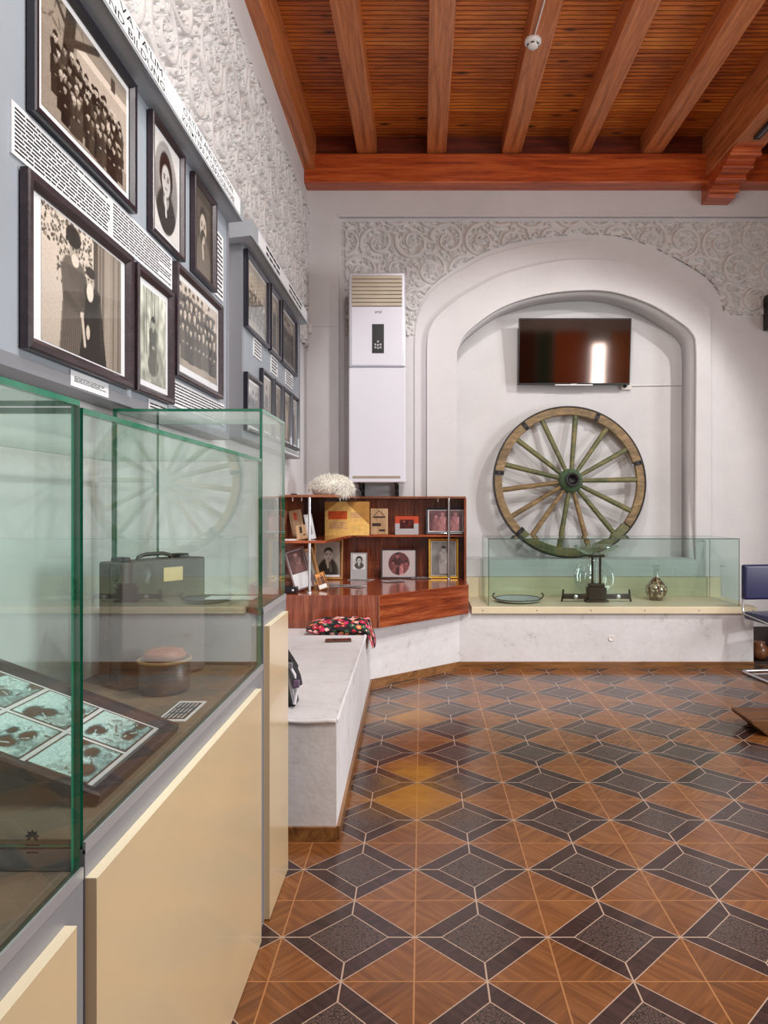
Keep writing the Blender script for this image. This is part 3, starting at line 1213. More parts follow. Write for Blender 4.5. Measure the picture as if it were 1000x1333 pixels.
def pic_school():
    p = Pic(120, 96, 1, (0.62, 0.62), SEP)
    p.blur_noise(6, 0.12)
    p.put((p.V > 0.55 - (p.U - 0.3) * 0.0).astype(float) * (p.V > 0.92 - 0.25 * (1 - p.U)).astype(float), 0.60)
    # building: roof slope and wall
    roof = (p.V < 0.80) & (p.U > 0.36)
    p.put(roof.astype(float), 0.74)
    p.put(((np.abs(p.V - 0.80) < 0.035) & (p.U > 0.36)).astype(float), 0.86)
    p.rect(0.78, 0.84, 0.80, 0.93, 0.3)
    for cx in (0.62, 0.9):
        p.ell(cx, 0.5, 0.035, 0.10, 0.2)
        p.rect(cx - 0.035, cx + 0.035, 0.34, 0.5, 0.2)
    # tree
    p.line(0.22, 0.30, 0.30, 1.0, 0.055, 0.22)
    p.line(0.28, 0.75, 0.60, 0.98, 0.03, 0.24)
    p.line(0.27, 0.82, 0.10, 1.0, 0.02, 0.26)
    for _ in range(26):
        x, y = p.rng.rand() * 0.45, 0.7 + p.rng.rand() * 0.3
        p.line(x, y, x + p.rng.randn() * 0.08, y + p.rng.rand() * 0.1, 0.004, 0.3)
    p.put((p.V < 0.18).astype(float), 0.60)
    for row in range(4):
        for i in range(13):
            x = 0.16 + i * 0.062 + p.rng.randn() * 0.02
            y = 0.05 + (3 - row) * 0.09 - 0.005 * i + p.rng.randn() * 0.02
            p.person(x, y, 0.36 - 0.012 * row, 0.10 + p.rng.rand() * 0.2, 0.55 + p.rng.rand() * 0.3, w=0.26, hat=0.8 if p.rng.rand() < 0.15 else None)
    return p.out()


def pic_two_men():
    p = Pic(150, 120, 2, (0.72, 0.86), SEP)
    for _ in range(420):
        x, y = p.rng.rand() * 0.6, 0.5 + p.rng.rand() * 0.5
        if x < 0.16 and y < 0.75:
            continue
        p.ell(x, y, 0.010, 0.013, 0.2 + p.rng.rand() * 0.5)
    p.rect(0.66, 1.0, 0, 1.0, 0.58)
    for i in range(22):
        x = 0.66 + p.rng.rand() * 0.34
        p.line(x, 0, x + 0.01, 1.0, 0.003 + 0.006 * p.rng.rand(), 0.34 + 0.3 * p.rng.rand())
    p.rect(0.60, 0.66, 0.1, 1.0, 0.3)
    # standing man: long striped coat, tall dark hat, white beard
    p.poly_trap(0.36, 0.0, 0.68, 0.34, 0.22, 0.42)
    p.ell(0.36, 0.66, 0.13, 0.09, 0.40)
    for i in range(12):
        p.line(0.22 + i * 0.026, 0.0, 0.27 + i * 0.016, 0.66, 0.004, 0.24)
    p.line(0.25, 0.62, 0.27, 0.42, 0.045, 0.36)
    p.line(0.27, 0.42, 0.44, 0.34, 0.035, 0.30)
    p.line(0.47, 0.62, 0.46, 0.44, 0.045, 0.30)
    p.ell(0.46, 0.33, 0.03, 0.03, 0.82)
    p.ell(0.36, 0.79, 0.055, 0.085, 0.68)
    p.ell(0.37, 0.725, 0.045, 0.05, 0.86)
    for sgn in (-1, 1):
        p.ell(0.365 + sgn * 0.022, 0.805, 0.012, 0.008, 0.2)
    p.ell(0.35, 0.90, 0.088, 0.085, 0.16)
    p.rect(0.265, 0.435, 0.845, 0.90, 0.15)
    # seated man in black with a pale beard
    p.poly_trap(0.60, 0.0, 0.56, 0.36, 0.18, 0.14)
    p.ell(0.585, 0.55, 0.11, 0.07, 0.14)
    p.ell(0.56, 0.635, 0.05, 0.075, 0.72)
    p.ell(0.555, 0.55, 0.045, 0.075, 0.88)
    for sgn in (-1, 1):
        p.ell(0.555 + sgn * 0.02, 0.65, 0.011, 0.008, 0.2)
    p.ell(0.565, 0.715, 0.06, 0.045, 0.13)
    p.line(0.46, 0.30, 0.49, 0.10, 0.016, 0.8)
    p.ell(0.53, 0.22, 0.024, 0.06, 0.82)
    p.line(0.68, 0.5, 0.72, 0.1, 0.006, 0.3)
    return p.out()


def pic_forest():
    p = Pic(60, 84, 3, (0.62, 0.8), (0.99, 1.0, 0.94))
    p.blur_noise(14, 0.4)
    for i in range(10):
        x = p.rng.rand()
        p.line(x, 0.3, x + p.rng.randn() * 0.03, 1.0, 0.012, 0.35 + 0.2 * p.rng.rand())
    p.person(0.5, 0.10, 0.62, 0.28, 0.7, w=0.34)
    p.ell(0.5, 0.2, 0.2, 0.12, 0.3)
    p.line(0.62, 0.1, 0.66, 0.55, 0.01, 0.6)
    return p.out()


def pic_crowd(seed, W=90, H=68, rows=4, n=9, bg=(0.6, 0.8)):
    p = Pic(W, H, seed, bg, SEP)
    p.blur_noise(8, 0.15)
    for row in range(rows):
        for i in range(n):
            x = 0.06 + (i + 0.5 * (row % 2)) * (0.9 / n) + p.rng.randn() * 0.008
            y = 0.08 + (rows - 1 - row) * 0.14 + p.rng.randn() * 0.01
            p.person(x, y, 0.46, 0.14 + p.rng.rand() * 0.16, 0.6 + p.rng.rand() * 0.25, w=0.30, hat=0.75 if p.rng.rand() < 0.25 else None)
    return p.out()


def pic_portrait(seed, W=56, H=76, dress=0.12, bg=(0.5, 0.62), hat=None, tint=GREY, beard=None, oval=False, man=False):
    p = Pic(W, H, seed, bg, tint)
    p.blur_noise(5, 0.12)
    p.ell(0.5, 0.08, 0.42, 0.42, dress)
    p.ell(0.5, 0.40, 0.12, 0.12, 0.62)
    if man:
        p.ell(0.5, 0.70, 0.18, 0.13, 0.12)
    else:
        p.ell(0.5, 0.64, 0.26, 0.24, 0.1 if hat is None else hat)
    p.ell(0.5, 0.58, 0.17, 0.17, 0.78)
    for s in (-1, 1):
        p.ell(0.5 + s * 0.07, 0.60, 0.035, 0.016, 0.2)
        p.line(0.5 + s * 0.04, 0.635, 0.5 + s * 0.11, 0.63, 0.008, 0.3)
    p.line(0.5, 0.60, 0.515, 0.545, 0.008, 0.55)
    p.line(0.46, 0.50, 0.54, 0.50, 0.008, 0.4)
    if beard is not None:
        p.ell(0.5, 0.44, 0.14, 0.12, beard)
    p.line(0.47, 0.40, 0.5, 0.22, 0.03, 0.85)
    if man:
        p.line(0.62, 0.12, 0.56, 0.42, 0.05, 0.42)
        p.ell(0.54, 0.44, 0.06, 0.05, 0.72)
    if oval:
        d = np.hypot((p.U - 0.5) / 0.46, (p.V - 0.5) / 0.47)
        p.put((d - 1) / 0.04, 0.86)
    return p.out()


def pic_full(seed, W=44, H=60, n=1, tint=SEP, bg=(0.45, 0.6), tones=None):
    p = Pic(W, H, seed, bg, tint)
    p.blur_noise(7, 0.2)
    for i in range(n):
        x = (i + 0.5) / n * 0.8 + 0.1 + p.rng.randn() * 0.015
        t = (tones[i % len(tones)] if tones else 0.12 + p.rng.rand() * 0.2)
        p.person(x, 0.04, 0.78 + p.rng.rand() * 0.08, t, 0.7, w=0.30, hat=(0.8 if p.rng.rand() < 0.4 else None))
    return p.out()


# ------------------------------------------------------------------ wall display boards on the left
BX = -1.0          # face of the boards


def rows_of_text(b, u0, u1, v0, v1, rows, seed, fill=0.62, gap=0.02, wl_=(0.012, 0.04), indent=0.0):
    """printed lines as rows of short dark words; returns list of rectangles"""
    rng = random.Random(seed)
    out = []
    lh = (v1 - v0) / rows
    for r_ in range(rows):
        v = v1 - (r_ + 1) * lh + lh * (1 - fill) / 2
        x = u0 + (indent if rng.random() < 0.25 else 0)
        end = u1 - (rng.uniform(0, 0.4) * (u1 - u0) if rng.random() < 0.22 else 0)
        while x < end - wl_[0]:
            wd = min(rng.uniform(*wl_), end - x)
            out.append((x, x + wd, v, v + lh * fill))
            x += wd + gap * rng.uniform(0.5, 1.0)
    return out


def text_on_x(b, rects, X):
    for (y0, y1, z0, z1) in rects:
        b.box(X - 0.0005, X, y0, y1, z0, z1)
    return b


def board(label, Y0, Y1, Z0, Z1, cy0, cy1, label_y):
    r = thing('display_board', label, 'display board', (BX, (Y0 + Y1) / 2, Z0), 'grey display boards on the carved wall')
    MB().box(XL + 0.005, BX - 0.004, Y0 + 0.01, Y1 - 0.01, Z0 + 0.01, Z1).build('panel', M['panel'], r)
    e = MB()
    e.box(XL + 0.004, BX, Y0, Y0 + 0.035, Z0, Z1).box(XL + 0.004, BX, Y1 - 0.035, Y1, Z0, Z1).box(XL + 0.004, BX, Y0 + 0.035, Y1 - 0.035, Z0, Z0 + 0.035)
    e.build('edge_profile', M['panel_edge'], r)
    # canopy: hollow box with a sloped underside
    c = MB()
    zb0, zb1, zt, xf = 2.845, 2.865, 2.955, -0.922
    prof = [(XL + 0.004, zb0), (xf - 0.012, zb1), (xf, zb1 - 0.006), (xf, zt), (XL + 0.004, zt)]
    n_ = len(prof)
    vs = [(x, cy0, z) for x, z in prof] + [(x, cy1, z) for x, z in prof]
    c.add(vs, [tuple(range(n_ - 1, -1, -1)), tuple(range(n_, 2 * n_))] + [(i, (i + 1) % n_, n_ + (i + 1) % n_, n_ + i) for i in range(n_)])
    can = c.build('canopy', M['canopy'], r)
    MB().box(xf, xf + 0.0015, label_y[0], label_y[1], zb1 + 0.004, zt - 0.004).build('title_strip', M['white_card'], can)
    return r, can, xf


b1, can1, xf = board('large grey photo board with an open book-style title reading culture and education', 1.40, 3.55, 1.735, 2.90, 1.15, 3.535, (1.3, 3.47))
b1['label'] = 'grey photo board titled culture and education, with the big framed photographs'
for body, fit, y, z in (("MADANIYAT VA TA'LIM.", 0.82, 1.62, 2.916), ('KULTUR UND BILDUNG.', 0.80, 1.665, 2.876),
                        ('CULTURE AND EDUCATION.', 0.70, 2.64, 2.916), ('КУЛЬТУРА И ОБРАЗОВАНИЕ.', 0.74, 2.63, 2.876)):
    def width(txt):
        q = text_mesh(txt, 0.036)[0]
        return max(a for a, _, _ in q)
    full_w = width(body)
    words_ = body.split(' ')
    for wi, wd in enumerate(words_):
        off = 0.0 if wi == 0 else width(' '.join(words_[:wi]) + ' I') - width('I')
        vs, fs = text_mesh(wd, 0.036)
        sc_ = fit / full_w
        MB().add([(xf + 0.0022, y + (off + a) * sc_, z + c) for a, c, _ in vs], fs).build('title_lettering', M['ink'], can1)
b2, can2, xf = board('narrower grey photo board beside the corner, with eight small framed photographs', 3.80, 5.62, 1.775, 2.90, 3.72, 5.55, (3.86, 5.48))
for (y0, y1) in ((4.05, 4.55), (4.75, 5.25)):
    tx = text_on_x(MB(), rows_of_text(None, y0, y1, 2.875, 2.945, 2, int(y0 * 7), 0.5, 0.02, (0.06, 0.14)), xf + 0.0022)
    tx.build('title_lettering', M['ink'], can2)


def text_card(parent, Y0, Y1, Z0, Z1, rows, seed, cols=1, name='text_panel', marg=0.012, wl_=(0.016, 0.05), fill=0.46, blocks=None):
    c = MB().box(BX - 0.004, BX + 0.0015, Y0, Y1, Z0, Z1).build(name, M['white_card'], parent)
    cw = (Y1 - Y0) / cols
    for q in range(cols):
        t = MB()
        text_on_x(t, rows_of_text(t, Y0 + q * cw + marg, Y0 + (q + 1) * cw - marg, Z0 + marg * 0.7, Z1 - marg * 0.7, rows, seed + q, fill, 0.006, wl_), BX + 0.0022)
        t.build('printed_text', M['ink'], c)


text_card(b1, 1.665, 2.735, 2.258, 2.388, 11, 5, 2)
text_card(b1, 1.945, 2.18, 1.74, 1.785, 4, 9, 1, 'caption_card', 0.02, (0.012, 0.03))
text_card(b1, 2.50, 2.68, 1.748, 1.788, 2, 10, 1, 'caption_card')
text_card(b1, 2.74, 3.46, 1.80, 1.905, 7, 11, 1, 'caption_card')
text_card(b1, 3.31, 3.44, 2.42, 2.74, 14, 12, 1, 'caption_card')
text_card(b2, 4.07, 4.26, 2.29, 2.40, 5, 13, 1, 'caption_card')
text_card(b2, 4.54, 4.74, 2.28, 2.40, 5, 14, 1, 'caption_card')
text_card(b2, 5.02, 5.30, 2.29, 2.40, 5, 15, 1, 'caption_card')
text_card(b2, 5.00, 5.56, 1.785, 1.825, 3, 16, 1, 'caption_card')

G1 = 'framed photographs on the display boards'
R90 = (0, 0, math.pi / 2)


def wall_pic(label, Y0, Y1, Z0, Z1, bd, fmat, arr, mats=(0.012, 0.012, 0.012, 0.012)):
    return framed('framed_photograph', label, 'framed photograph', G1, Y1 - Y0, Z1 - Z0, bd, 0.024, fmat, arr,
                  (BX + 0.001, (Y0 + Y1) / 2, Z0), R90, mats)


PL, BK = M['frame_plum'], M['frame_black']
wall_pic('large framed photo of a school class under a bare tree before a building', 1.729, 2.350, 2.398, 2.842, 0.030, BK, pic_school(), (0.028, 0.02, 0.02, 0.02))
wall_pic('large framed photo of a standing man in a tall hat beside a seated man', 1.700, 2.325, 1.790, 2.242, 0.036, PL, pic_two_men(), (0.05, 0.03, 0.006, 0.006))
wall_pic('narrow framed greenish photo of a figure among tree trunks', 2.356, 2.706, 1.795, 2.237, 0.030, PL, pic_forest(), (0.022, 0.022, 0.022, 0.022))
wall_pic('framed photo of a crowd of children in rows, above the text strip', 2.740, 3.372, 1.918, 2.378, 0.030, PL, pic_crowd(7), (0.02, 0.02, 0.03, 0.02))
wall_pic('framed portrait with a rounded mount, right of the school class photo', 2.490, 2.828, 2.402, 2.842, 0.022, PL, pic_portrait(21, oval=True, dress=0.1), (0.018, 0.018, 0.02, 0.01))
wall_pic('framed dark portrait of a person with folded arms at the end of the first board', 2.952, 3.268, 2.412, 2.842, 0.028, PL, pic_portrait(22, bg=(0.26, 0.30), dress=0.42, beard=0.2, tint=SEP, man=True), (0.0, 0.0, 0.0, 0.0))
wall_pic('wide framed photo of standing people, first in the top row of the second board', 3.845, 4.405, 2.405, 2.842, 0.030, BK, pic_crowd(31, 56, 46, 2, 5, (0.5, 0.72)), (0.01, 0.01, 0.01, 0.01))
wall_pic('slim framed photo of one figure, middle of the top row of the second board', 4.45, 4.777, 2.405, 2.842, 0.028, BK, pic_full(32, 36, 48, 1))
wall_pic('framed photo of three standing figures, last in the top row by the corner', 4.817, 5.398, 2.408, 2.842, 0.030, BK, pic_full(33, 52, 42, 3))
wall_pic('framed photo of a small group, lowest on the second board beside the tall glass case', 3.845, 4.212, 1.82, 2.15, 0.026, BK, pic_full(34, 42, 36, 3, GREY))
wall_pic('framed single figure photo, first of four slim ones in the lower row', 4.218, 4.54, 1.83, 2.245, 0.026, BK, pic_full(35, 36, 46, 1))
wall_pic('framed single figure photo, second of four slim ones in the lower row', 4.566, 4.843, 1.83, 2.245, 0.026, BK, pic_full(36, 32, 46, 1, tones=[0.5]))
wall_pic('framed single figure photo, third of four slim ones in the lower row', 4.87, 5.172, 1.83, 2.245, 0.026, BK, pic_full(37, 34, 46, 1, tones=[0.7]))
wall_pic('framed pale photo, last of four slim ones in the lower row by the corner', 5.187, 5.479, 1.83, 2.245, 0.026, BK, pic_full(38, 32, 46, 1, GREY, (0.6, 0.75), [0.45]))

# ------------------------------------------------------------------ glass display cases along the left wall
PXF = -0.512       # face of the cream panels
CXF = -0.530       # face of the grey body
XBK = -1.045


def pane(b, x0, x1, y0, y1, z0, z1, thin):
    """a glass plate: clear faces (slot 0), polished edges (slot 1)"""
    fs = [(3, 2, 1, 0), (4, 5, 6, 7), (0, 1, 5, 4), (1, 2, 6, 5), (2, 3, 7, 6), (3, 0, 4, 7)]
    vs = [(x0, y0, z0), (x1, y0, z0), (x1, y1, z0), (x0, y1, z0), (x0, y0, z1), (x1, y0, z1), (x1, y1, z1), (x0, y1, z1)]
    clear = {'Z': (0, 1), 'Y': (2, 4), 'X': (3, 5)}[thin]
    for i, f in enumerate(fs):
        b.add(vs, [f], 0 if i in clear else 1)
    return b


GM = [M['glass'], M['glass_edge']]
TH = 0.009


def display_case(label, Y0, Y1, Zd, Zt, py0, py1, pz):
    r = thing('display_case', label, 'display case', ((XBK + CXF) / 2, (Y0 + Y1) / 2, 0), 'glass display cases along the wall')
    MB().box(XBK, CXF, Y0 + 0.002, Y1 - 0.002, 0.0, Zd - 0.012).build('body', M['grey_metal'], r)
    p = MB().box(CXF, PXF, py0, py1, 0.004, pz - 0.0015).build('front_panel', M['cream'], r)
    MB().box(CXF, PXF, py0, py1, pz - 0.0015, pz).build('edge_band', M['cream_edge'], p)
    MB().box(XBK + 0.021, CXF - 0.0135, Y0 + 0.014, Y1 - 0.014, Zd - 0.012, Zd - 0.0005).build('deck', M['deck'], r)
    MB().box(CXF - 0.0035, CXF + 0.001, Y0 + 0.002, Y1 - 0.002, Zd - 0.018, Zd + 0.001).build('rail', M['rail'], r)
    xf_ = CXF - 0.004
    zt = Zt - TH
    pane(MB(), xf_ - TH, xf_, Y0 + 0.004, Y1 - 0.004, Zd - 0.008, zt, 'X').build('front_glass', GM, r)
    pane(MB(), XBK + 0.02, xf_ - TH, Y1 - 0.004 - TH, Y1 - 0.004, Zd - 0.008, zt, 'Y').build('end_glass', GM, r)
    pane(MB(), XBK + 0.02, xf_ - TH, Y0 + 0.004, Y0 + 0.004 + TH, Zd - 0.008, zt, 'Y').build('end_glass', GM, r)
    pane(MB(), XBK + 0.01, XBK + 0.02, Y0 + 0.004, Y1 - 0.004, Zd - 0.008, zt, 'X').build('back_glass', GM, r)
    pane(MB(), XBK + 0.01, xf_, Y0 + 0.004, Y1 - 0.004, zt, Zt, 'Z').build('top_glass', GM, r)
    return r


dc1 = display_case('glass display case nearest the camera, beside the cream panel cut by the picture edge', -0.30, 1.072, 0.832, 1.563, -0.29, 1.015, 0.775)
dc2 = display_case('long glass display case holding the old suitcase', 1.074, 2.286, 0.868, 1.553, 1.077, 2.185, 0.812)
dc3 = display_case('tallest narrow glass display case standing next to the white bench', 2.288, 2.672, 1.052, 1.722, 2.302, 2.622, 0.992)
# maker's mark etched on the first case's end glass
mk = MB()
yy = 1.072 - 0.004 - TH - 0.0006
kk = yy / 890
c = at(42, 1089, kk)
for a in range(7):
    t = math.radians(90 + (a - 3) * 42)
    v = Vector((math.cos(t), 0, math.sin(t)))
    s = Vector((-v.z, 0, v.x))
    q = c + v * 0.007
    mk.add([c, q + s * 0.0025, c + v * 0.0115, q - s * 0.0025], [(0, 1, 2, 3)])
for i, (w_, z) in enumerate(((0.022, 0.0145), (0.032, 0.0195), (0.018, 0.026))):
    mk.add([c + Vector((-w_ / 2, 0, -z)), c + Vector((w_ / 2, 0, -z)), c + Vector((w_ / 2, 0, -z + 0.0025)), c + Vector((-w_ / 2, 0, -z + 0.0025))], [(0, 1, 2, 3)])
mk.build('etched_mark', M['ink'], dc1)

# things inside the cases
DK = 0.868
su = thing('suitcase', 'old dark upright suitcase with a small label plate inside the glass case', 'suitcase', (-0.823, 2.105, DK), rot=(0, 0, math.atan2(0.264, 0.166)))
# local: x along the long side, y across (away from the window), origin at base centre
L, Wd, Hh = 0.30, 0.11, 0.365
MB().rbox(-L / 2, L / 2, -Wd / 2, -0.004, 0.004, Hh, 0.006).rbox(-L / 2, L / 2, 0.004, Wd / 2, 0.004, Hh, 0.006).box(-L / 2 + 0.004, L / 2 - 0.004, -0.004, 0.004, 0.008, Hh - 0.004).build('shell', M['suitcase'], su, local=True)
MB().tube([(-0.06, 0, Hh), (-0.055, 0, Hh + 0.010), (-0.03, 0, Hh + 0.016), (0.03, 0, Hh + 0.016), (0.055, 0, Hh + 0.010), (0.06, 0, Hh)], 0.006, 8).build('handle', M['leather_dark'], su, local=True)
for s in (-0.115, 0.095):
    MB().rbox(s - 0.018, s + 0.018, -0.022, 0.022, Hh, Hh + 0.012, 0.003).build('clasp', M['iron'], su, local=True)
MB().box(-0.01, 0.06, -Wd / 2 - 0.002, -Wd / 2, Hh - 0.066, Hh - 0.024).build('label_plate', M['brass'], su, local=True)
for z in (0.035, 0.33):
    MB().lathe([(0.0, 0.004), (0.018, 0.004), (0.022, 0.0), (0.022, -0.004)], (-L / 2, -0.025, z), 18, axis='X', m=Matrix.Rotation(math.pi, 3, 'Z')).build('corner_cap', M['leather_dark'], su, local=True)
MB().box(-L / 2 - 0.001, -L / 2 + 0.10, -Wd / 2 - 0.003, -Wd / 2, 0.004, 0.09).build('corner_patch', M['leather_dark'], su, local=True)

dr = thing('round_box', 'small dark round pot with a reddish lid in front of the suitcase', 'pot', (-0.735, 1.955, DK))
MB().lathe([(0, 0.0), (0.066, 0.0), (0.069, 0.006), (0.069, 0.088), (0.064, 0.092), (0, 0.092)], tuple(dr.location), 36).build('pot_body', M['pot'], dr)
MB().tube([(dr.location.x + 0.070 * math.cos(a), dr.location.y + 0.070 * math.sin(a), DK + 0.090) for a in [i * 2 * math.pi / 32 for i in range(32)]], 0.005, 8, close=True).build('rim_band', M['rim'], dr)
MB().lathe([(0, 0.122), (0.03, 0.121), (0.050, 0.116), (0.058, 0.106), (0.058, 0.092), (0, 0.092)], tuple(dr.location), 36).build('lid', M['lid'], dr)

cd = thing('caption_card', 'white card with black text panel lying flat inside the long glass case', 'caption card', (-0.615, 1.76, DK))
MB().box(-0.652, -0.580, 1.675, 1.845, DK, DK + 0.002).build('card', M['white_card'], cd)
t = MB().box(-0.645, -0.587, 1.69, 1.83, DK + 0.002, DK + 0.0024)
t.build('text_block', M['ink'], cd)
t = MB()
for i in range(5):
    for j in range(3):
        t.box(-0.641 + i * 0.0105, -0.636 + i * 0.0105, 1.697 + j * 0.045, 1.735 + j * 0.045, DK + 0.0024, DK + 0.0027)
t.build('printed_text', M['grey_card'], cd)

# sloping frame with six photographs
fr = thing('sloping_picture_display', 'dark sloping frame holding six bluish photographs inside the long glass case', 'framed photographs', (-0.572, 1.40, DK + 0.001), rot=(math.radians(-70), 0, math.pi / 2))
fw, fl = 0.395, 0.47
# the frame stands on its window-side edge (local z = 0) and slopes up to the wall (local +z)
ring(MB(), fw, fl, 0.034, 0.022, 0.0).build('frame', M['frame_plum'], fr, local=True)
MB().box(-fw / 2 + 0.034, fw / 2 - 0.034, -0.008, -0.002, 0.034, fl - 0.034).build('backing_board', M['white_card'], fr, local=True)
iw, il = fw - 0.074, fl - 0.074
CY = (0.86, 0.98, 0.97)
for i in range(2):
    for j in range(3):
        p = Pic(56, 48, 60 + i * 3 + j, (0.62, 0.95), CY)
        p.blur_noise(4, 0.25)
        p.blur_noise(20, 0.22)
        for q in range(4):
            x, y = p.rng.rand(), 0.15 + p.rng.rand() * 0.7
            p.ell(x, y, 0.10 + 0.10 * p.rng.rand(), 0.07 + 0.06 * p.rng.rand(), 0.18, 0.6)
        for q in range(26):
            x, y = p.rng.rand(), p.rng.rand() * 0.7
            p.line(x, y, x + p.rng.randn() * 0.10, y + p.rng.randn() * 0.08, 0.006 + 0.008 * p.rng.rand(), p.rng.choice([0.1, 0.3, 0.95]))
        p.a = np.clip((p.a - 0.5) * 1.25 + 0.55, 0, 0.95)
        p.put(((np.abs(p.U - 0.5) > 0.48) | (np.abs(p.V - 0.5) > 0.475)).astype(float), 0.25)
        a = p.out(0.12)
        dark = a.mean(-1) < 0.30
        a[dark] = (0.36, 0.26, 0.20)
        cw, ch = iw / 2 - 0.010, il / 3 - 0.010
        a = p.out(0.2)
        dark = a.mean(-1) < 0.33
        a[dark] = (0.36, 0.26, 0.20)
        print_mesh('photograph', a, cw, ch, fr, -0.009, -iw / 2 + i * iw / 2 + 0.005, 0.037 + j * il / 3 + 0.005)
for q in (-0.12, 0.12):
    MB().box(q - 0.012, q + 0.012, 0.0, 0.1445, 0.395, 0.405).build('rear_strut', M['frame_plum'], fr, local=True)
MB().box(-fw / 2 + 0.034, fw / 2 - 0.034, -0.0125, -0.011, 0.034, fl - 0.034).build('glass_pane', M['glass_clear'], fr, local=True)
cd = MB().rbox(-0.80, -0.62, 2.50, 2.60, 1.052, 1.054, 0.0006)
tag(cd.build('paper_note', M['white_card']), 'small white paper note on the floor of the tallest glass case', 'paper note')

# ------------------------------------------------------------------ masonry bench and ledge
ZL = 0.472
XW = XL + 0.003
bench = MB().prism([(XW, 2.85), (-0.355, 2.85), (-0.386, 4.68), (XW, 4.68)], 0, 0.498)
rng = random.Random(4)
# lumpy plaster lip round the top
lip = []
for i in range(40):
    f = i / 39
    lip.append((-0.357 - 0.030 * f, 2.85 + 1.83 * f, 0.499 + rng.uniform(-0.003, 0.003)))
bench.tube(lip, [0.008 + rng.uniform(0, 0.005) for _ in lip], 6)
lip = [(XL + 0.016 + i * (0.727 / 19), 2.85, 0.499 + rng.uniform(-0.004, 0.003)) for i in range(20)]
bench.tube(lip, [0.008 + rng.uniform(0, 0.006) for _ in lip], 6)
bench.prism([(XW, 2.852), (-0.36, 2.852), (-0.39, 4.675), (XW, 4.675)], 0.49, 0.507)
tag(bench.build('masonry_bench', M['bench'], keep=True), 'long white plastered bench with a lumpy edge, running along under the boards', 'bench')
ledge = MB().prism([(XW, 4.685), (-0.386, 4.685), (-0.395, 5.245), (0.325, 5.85), (2.84, 5.85), (2.84, YB - 0.04), (XW, YB - 0.04)], 0, ZL)
tag(ledge.build('masonry_ledge', M['bench'], keep=True), 'low white plastered ledge under the wooden corner cabinet and the wheel', 'ledge')
tag(MB().lathe([(0, 0), (0.012, 0), (0.02, -0.004), (0.026, -0.006), (0.026, 0.002), (0, 0.002)], at(796, 831, 0.006573), 14, axis='Y').build('plastic_cover', M['white_plastic'], ), 'small round white cover on the ledge front below the balance', 'cover plate')

# ------------------------------------------------------------------ walnut corner cabinet
ZT, ZBm = 0.72, 0.474
A0, A1, A2 = (XL + 0.01, 5.13), (-0.322, 5.13), (0.400, 5.82)
cab = thing('corner_cabinet', 'red-brown varnished corner cabinet with open shelves full of photographs', 'cabinet', (-0.35, 5.9, ZBm))
yb = YB - 0.045
pl = [A0, A1, A2, (0.400, yb), (A0[0], yb)]
MB().prism([(A0[0], A0[1] + 0.02), (A1[0] - 0.008, A1[1] + 0.02), (A2[0] - 0.012, A2[1] + 0.014), (0.388, yb), (A0[0], yb)], ZBm, ZT - 0.002).build('base', M['cab'], cab)
MB().prism(pl, ZT - 0.002, ZT + 0.001).build('counter_top', M['cab'], cab)
MB().box(A0[0], A1[0], A0[1], A0[1] + 0.02, ZBm, ZT - 0.002).build('front_panel', M['cab_z'], cab)
MB().prism(ribbon(A1, A2, -0.018, 0), ZBm, ZT - 0.002).build('front_panel', M['cab_turn'], cab)
MB().tube([(A1[0], A1[1], ZBm), (A1[0], A1[1], ZT)], 0.006, 8).build('corner_strip', M['cab_edge'], cab)
# upper carcass
ZM, ZU = 1.105, 1.458
upl = [(A0[0], 5.24), (-0.735, 5.24), (-0.725, 5.36), (-0.70, 5.62), (-0.655, 6.02), (-0.62, 6.20), (-0.56, 6.26), (0.395, 6.26), (0.395, yb), (A0[0], yb)]
MB().prism(upl, ZM, ZM + 0.020).build('shelf', M['cab'], cab)
MB().prism([(A0[0], 5.24), (-0.66, 5.24), (-0.56, 6.26), (0.405, 6.26), (0.405, yb), (A0[0], yb)], ZU, ZU + 0.018).build('top_board', M['cab_edge'], cab)
MB().box(A0[0], 0.39, yb - 0.012, yb, ZT, ZU).build('back_panel', M['cab_z'], cab)
MB().box(A0[0], A0[0] + 0.012, 5.26, yb - 0.012, ZT, ZU).build('side_panel', M['cab_z'], cab)
MB().box(0.382, 0.400, 6.10, yb - 0.012, ZT, ZU).build('side_panel', M['cab_z'], cab)
MB().box(-0.715, -0.705, 6.21, 6.5, ZM + 0.02, ZU).build('divider', M['crate'], cab)
for (x, y) in ((X_(403, 0.00591), 5.26), (X_(584.5, 0.00703), 6.255)):
    MB().tube([(x, y, ZT), (x, y, ZU + 0.004)], 0.011, 12).lathe([(0.02, 0), (0.02, 0.008), (0.012, 0.012)], (x, y, ZT), 16).build('post', M['chrome'], cab)
for x, y in ((-1.0, 5.3), (-0.93, 5.3), (0.15, 6.3)):
    MB().box(x - 0.004, x + 0.004, y - 0.004, y + 0.004, ZU - 0.03, ZU).build('glass_clip', M['white_plastic'], cab)

# things on the cabinet ------------------------------------------------
kU = 0.00712       # upper shelf things stand near here
ZH = ZM + 0.020


def std(px0, px1, y, ztop_py=None):
    k = y / 890
    return X_(px0, k), X_(px1, k), k


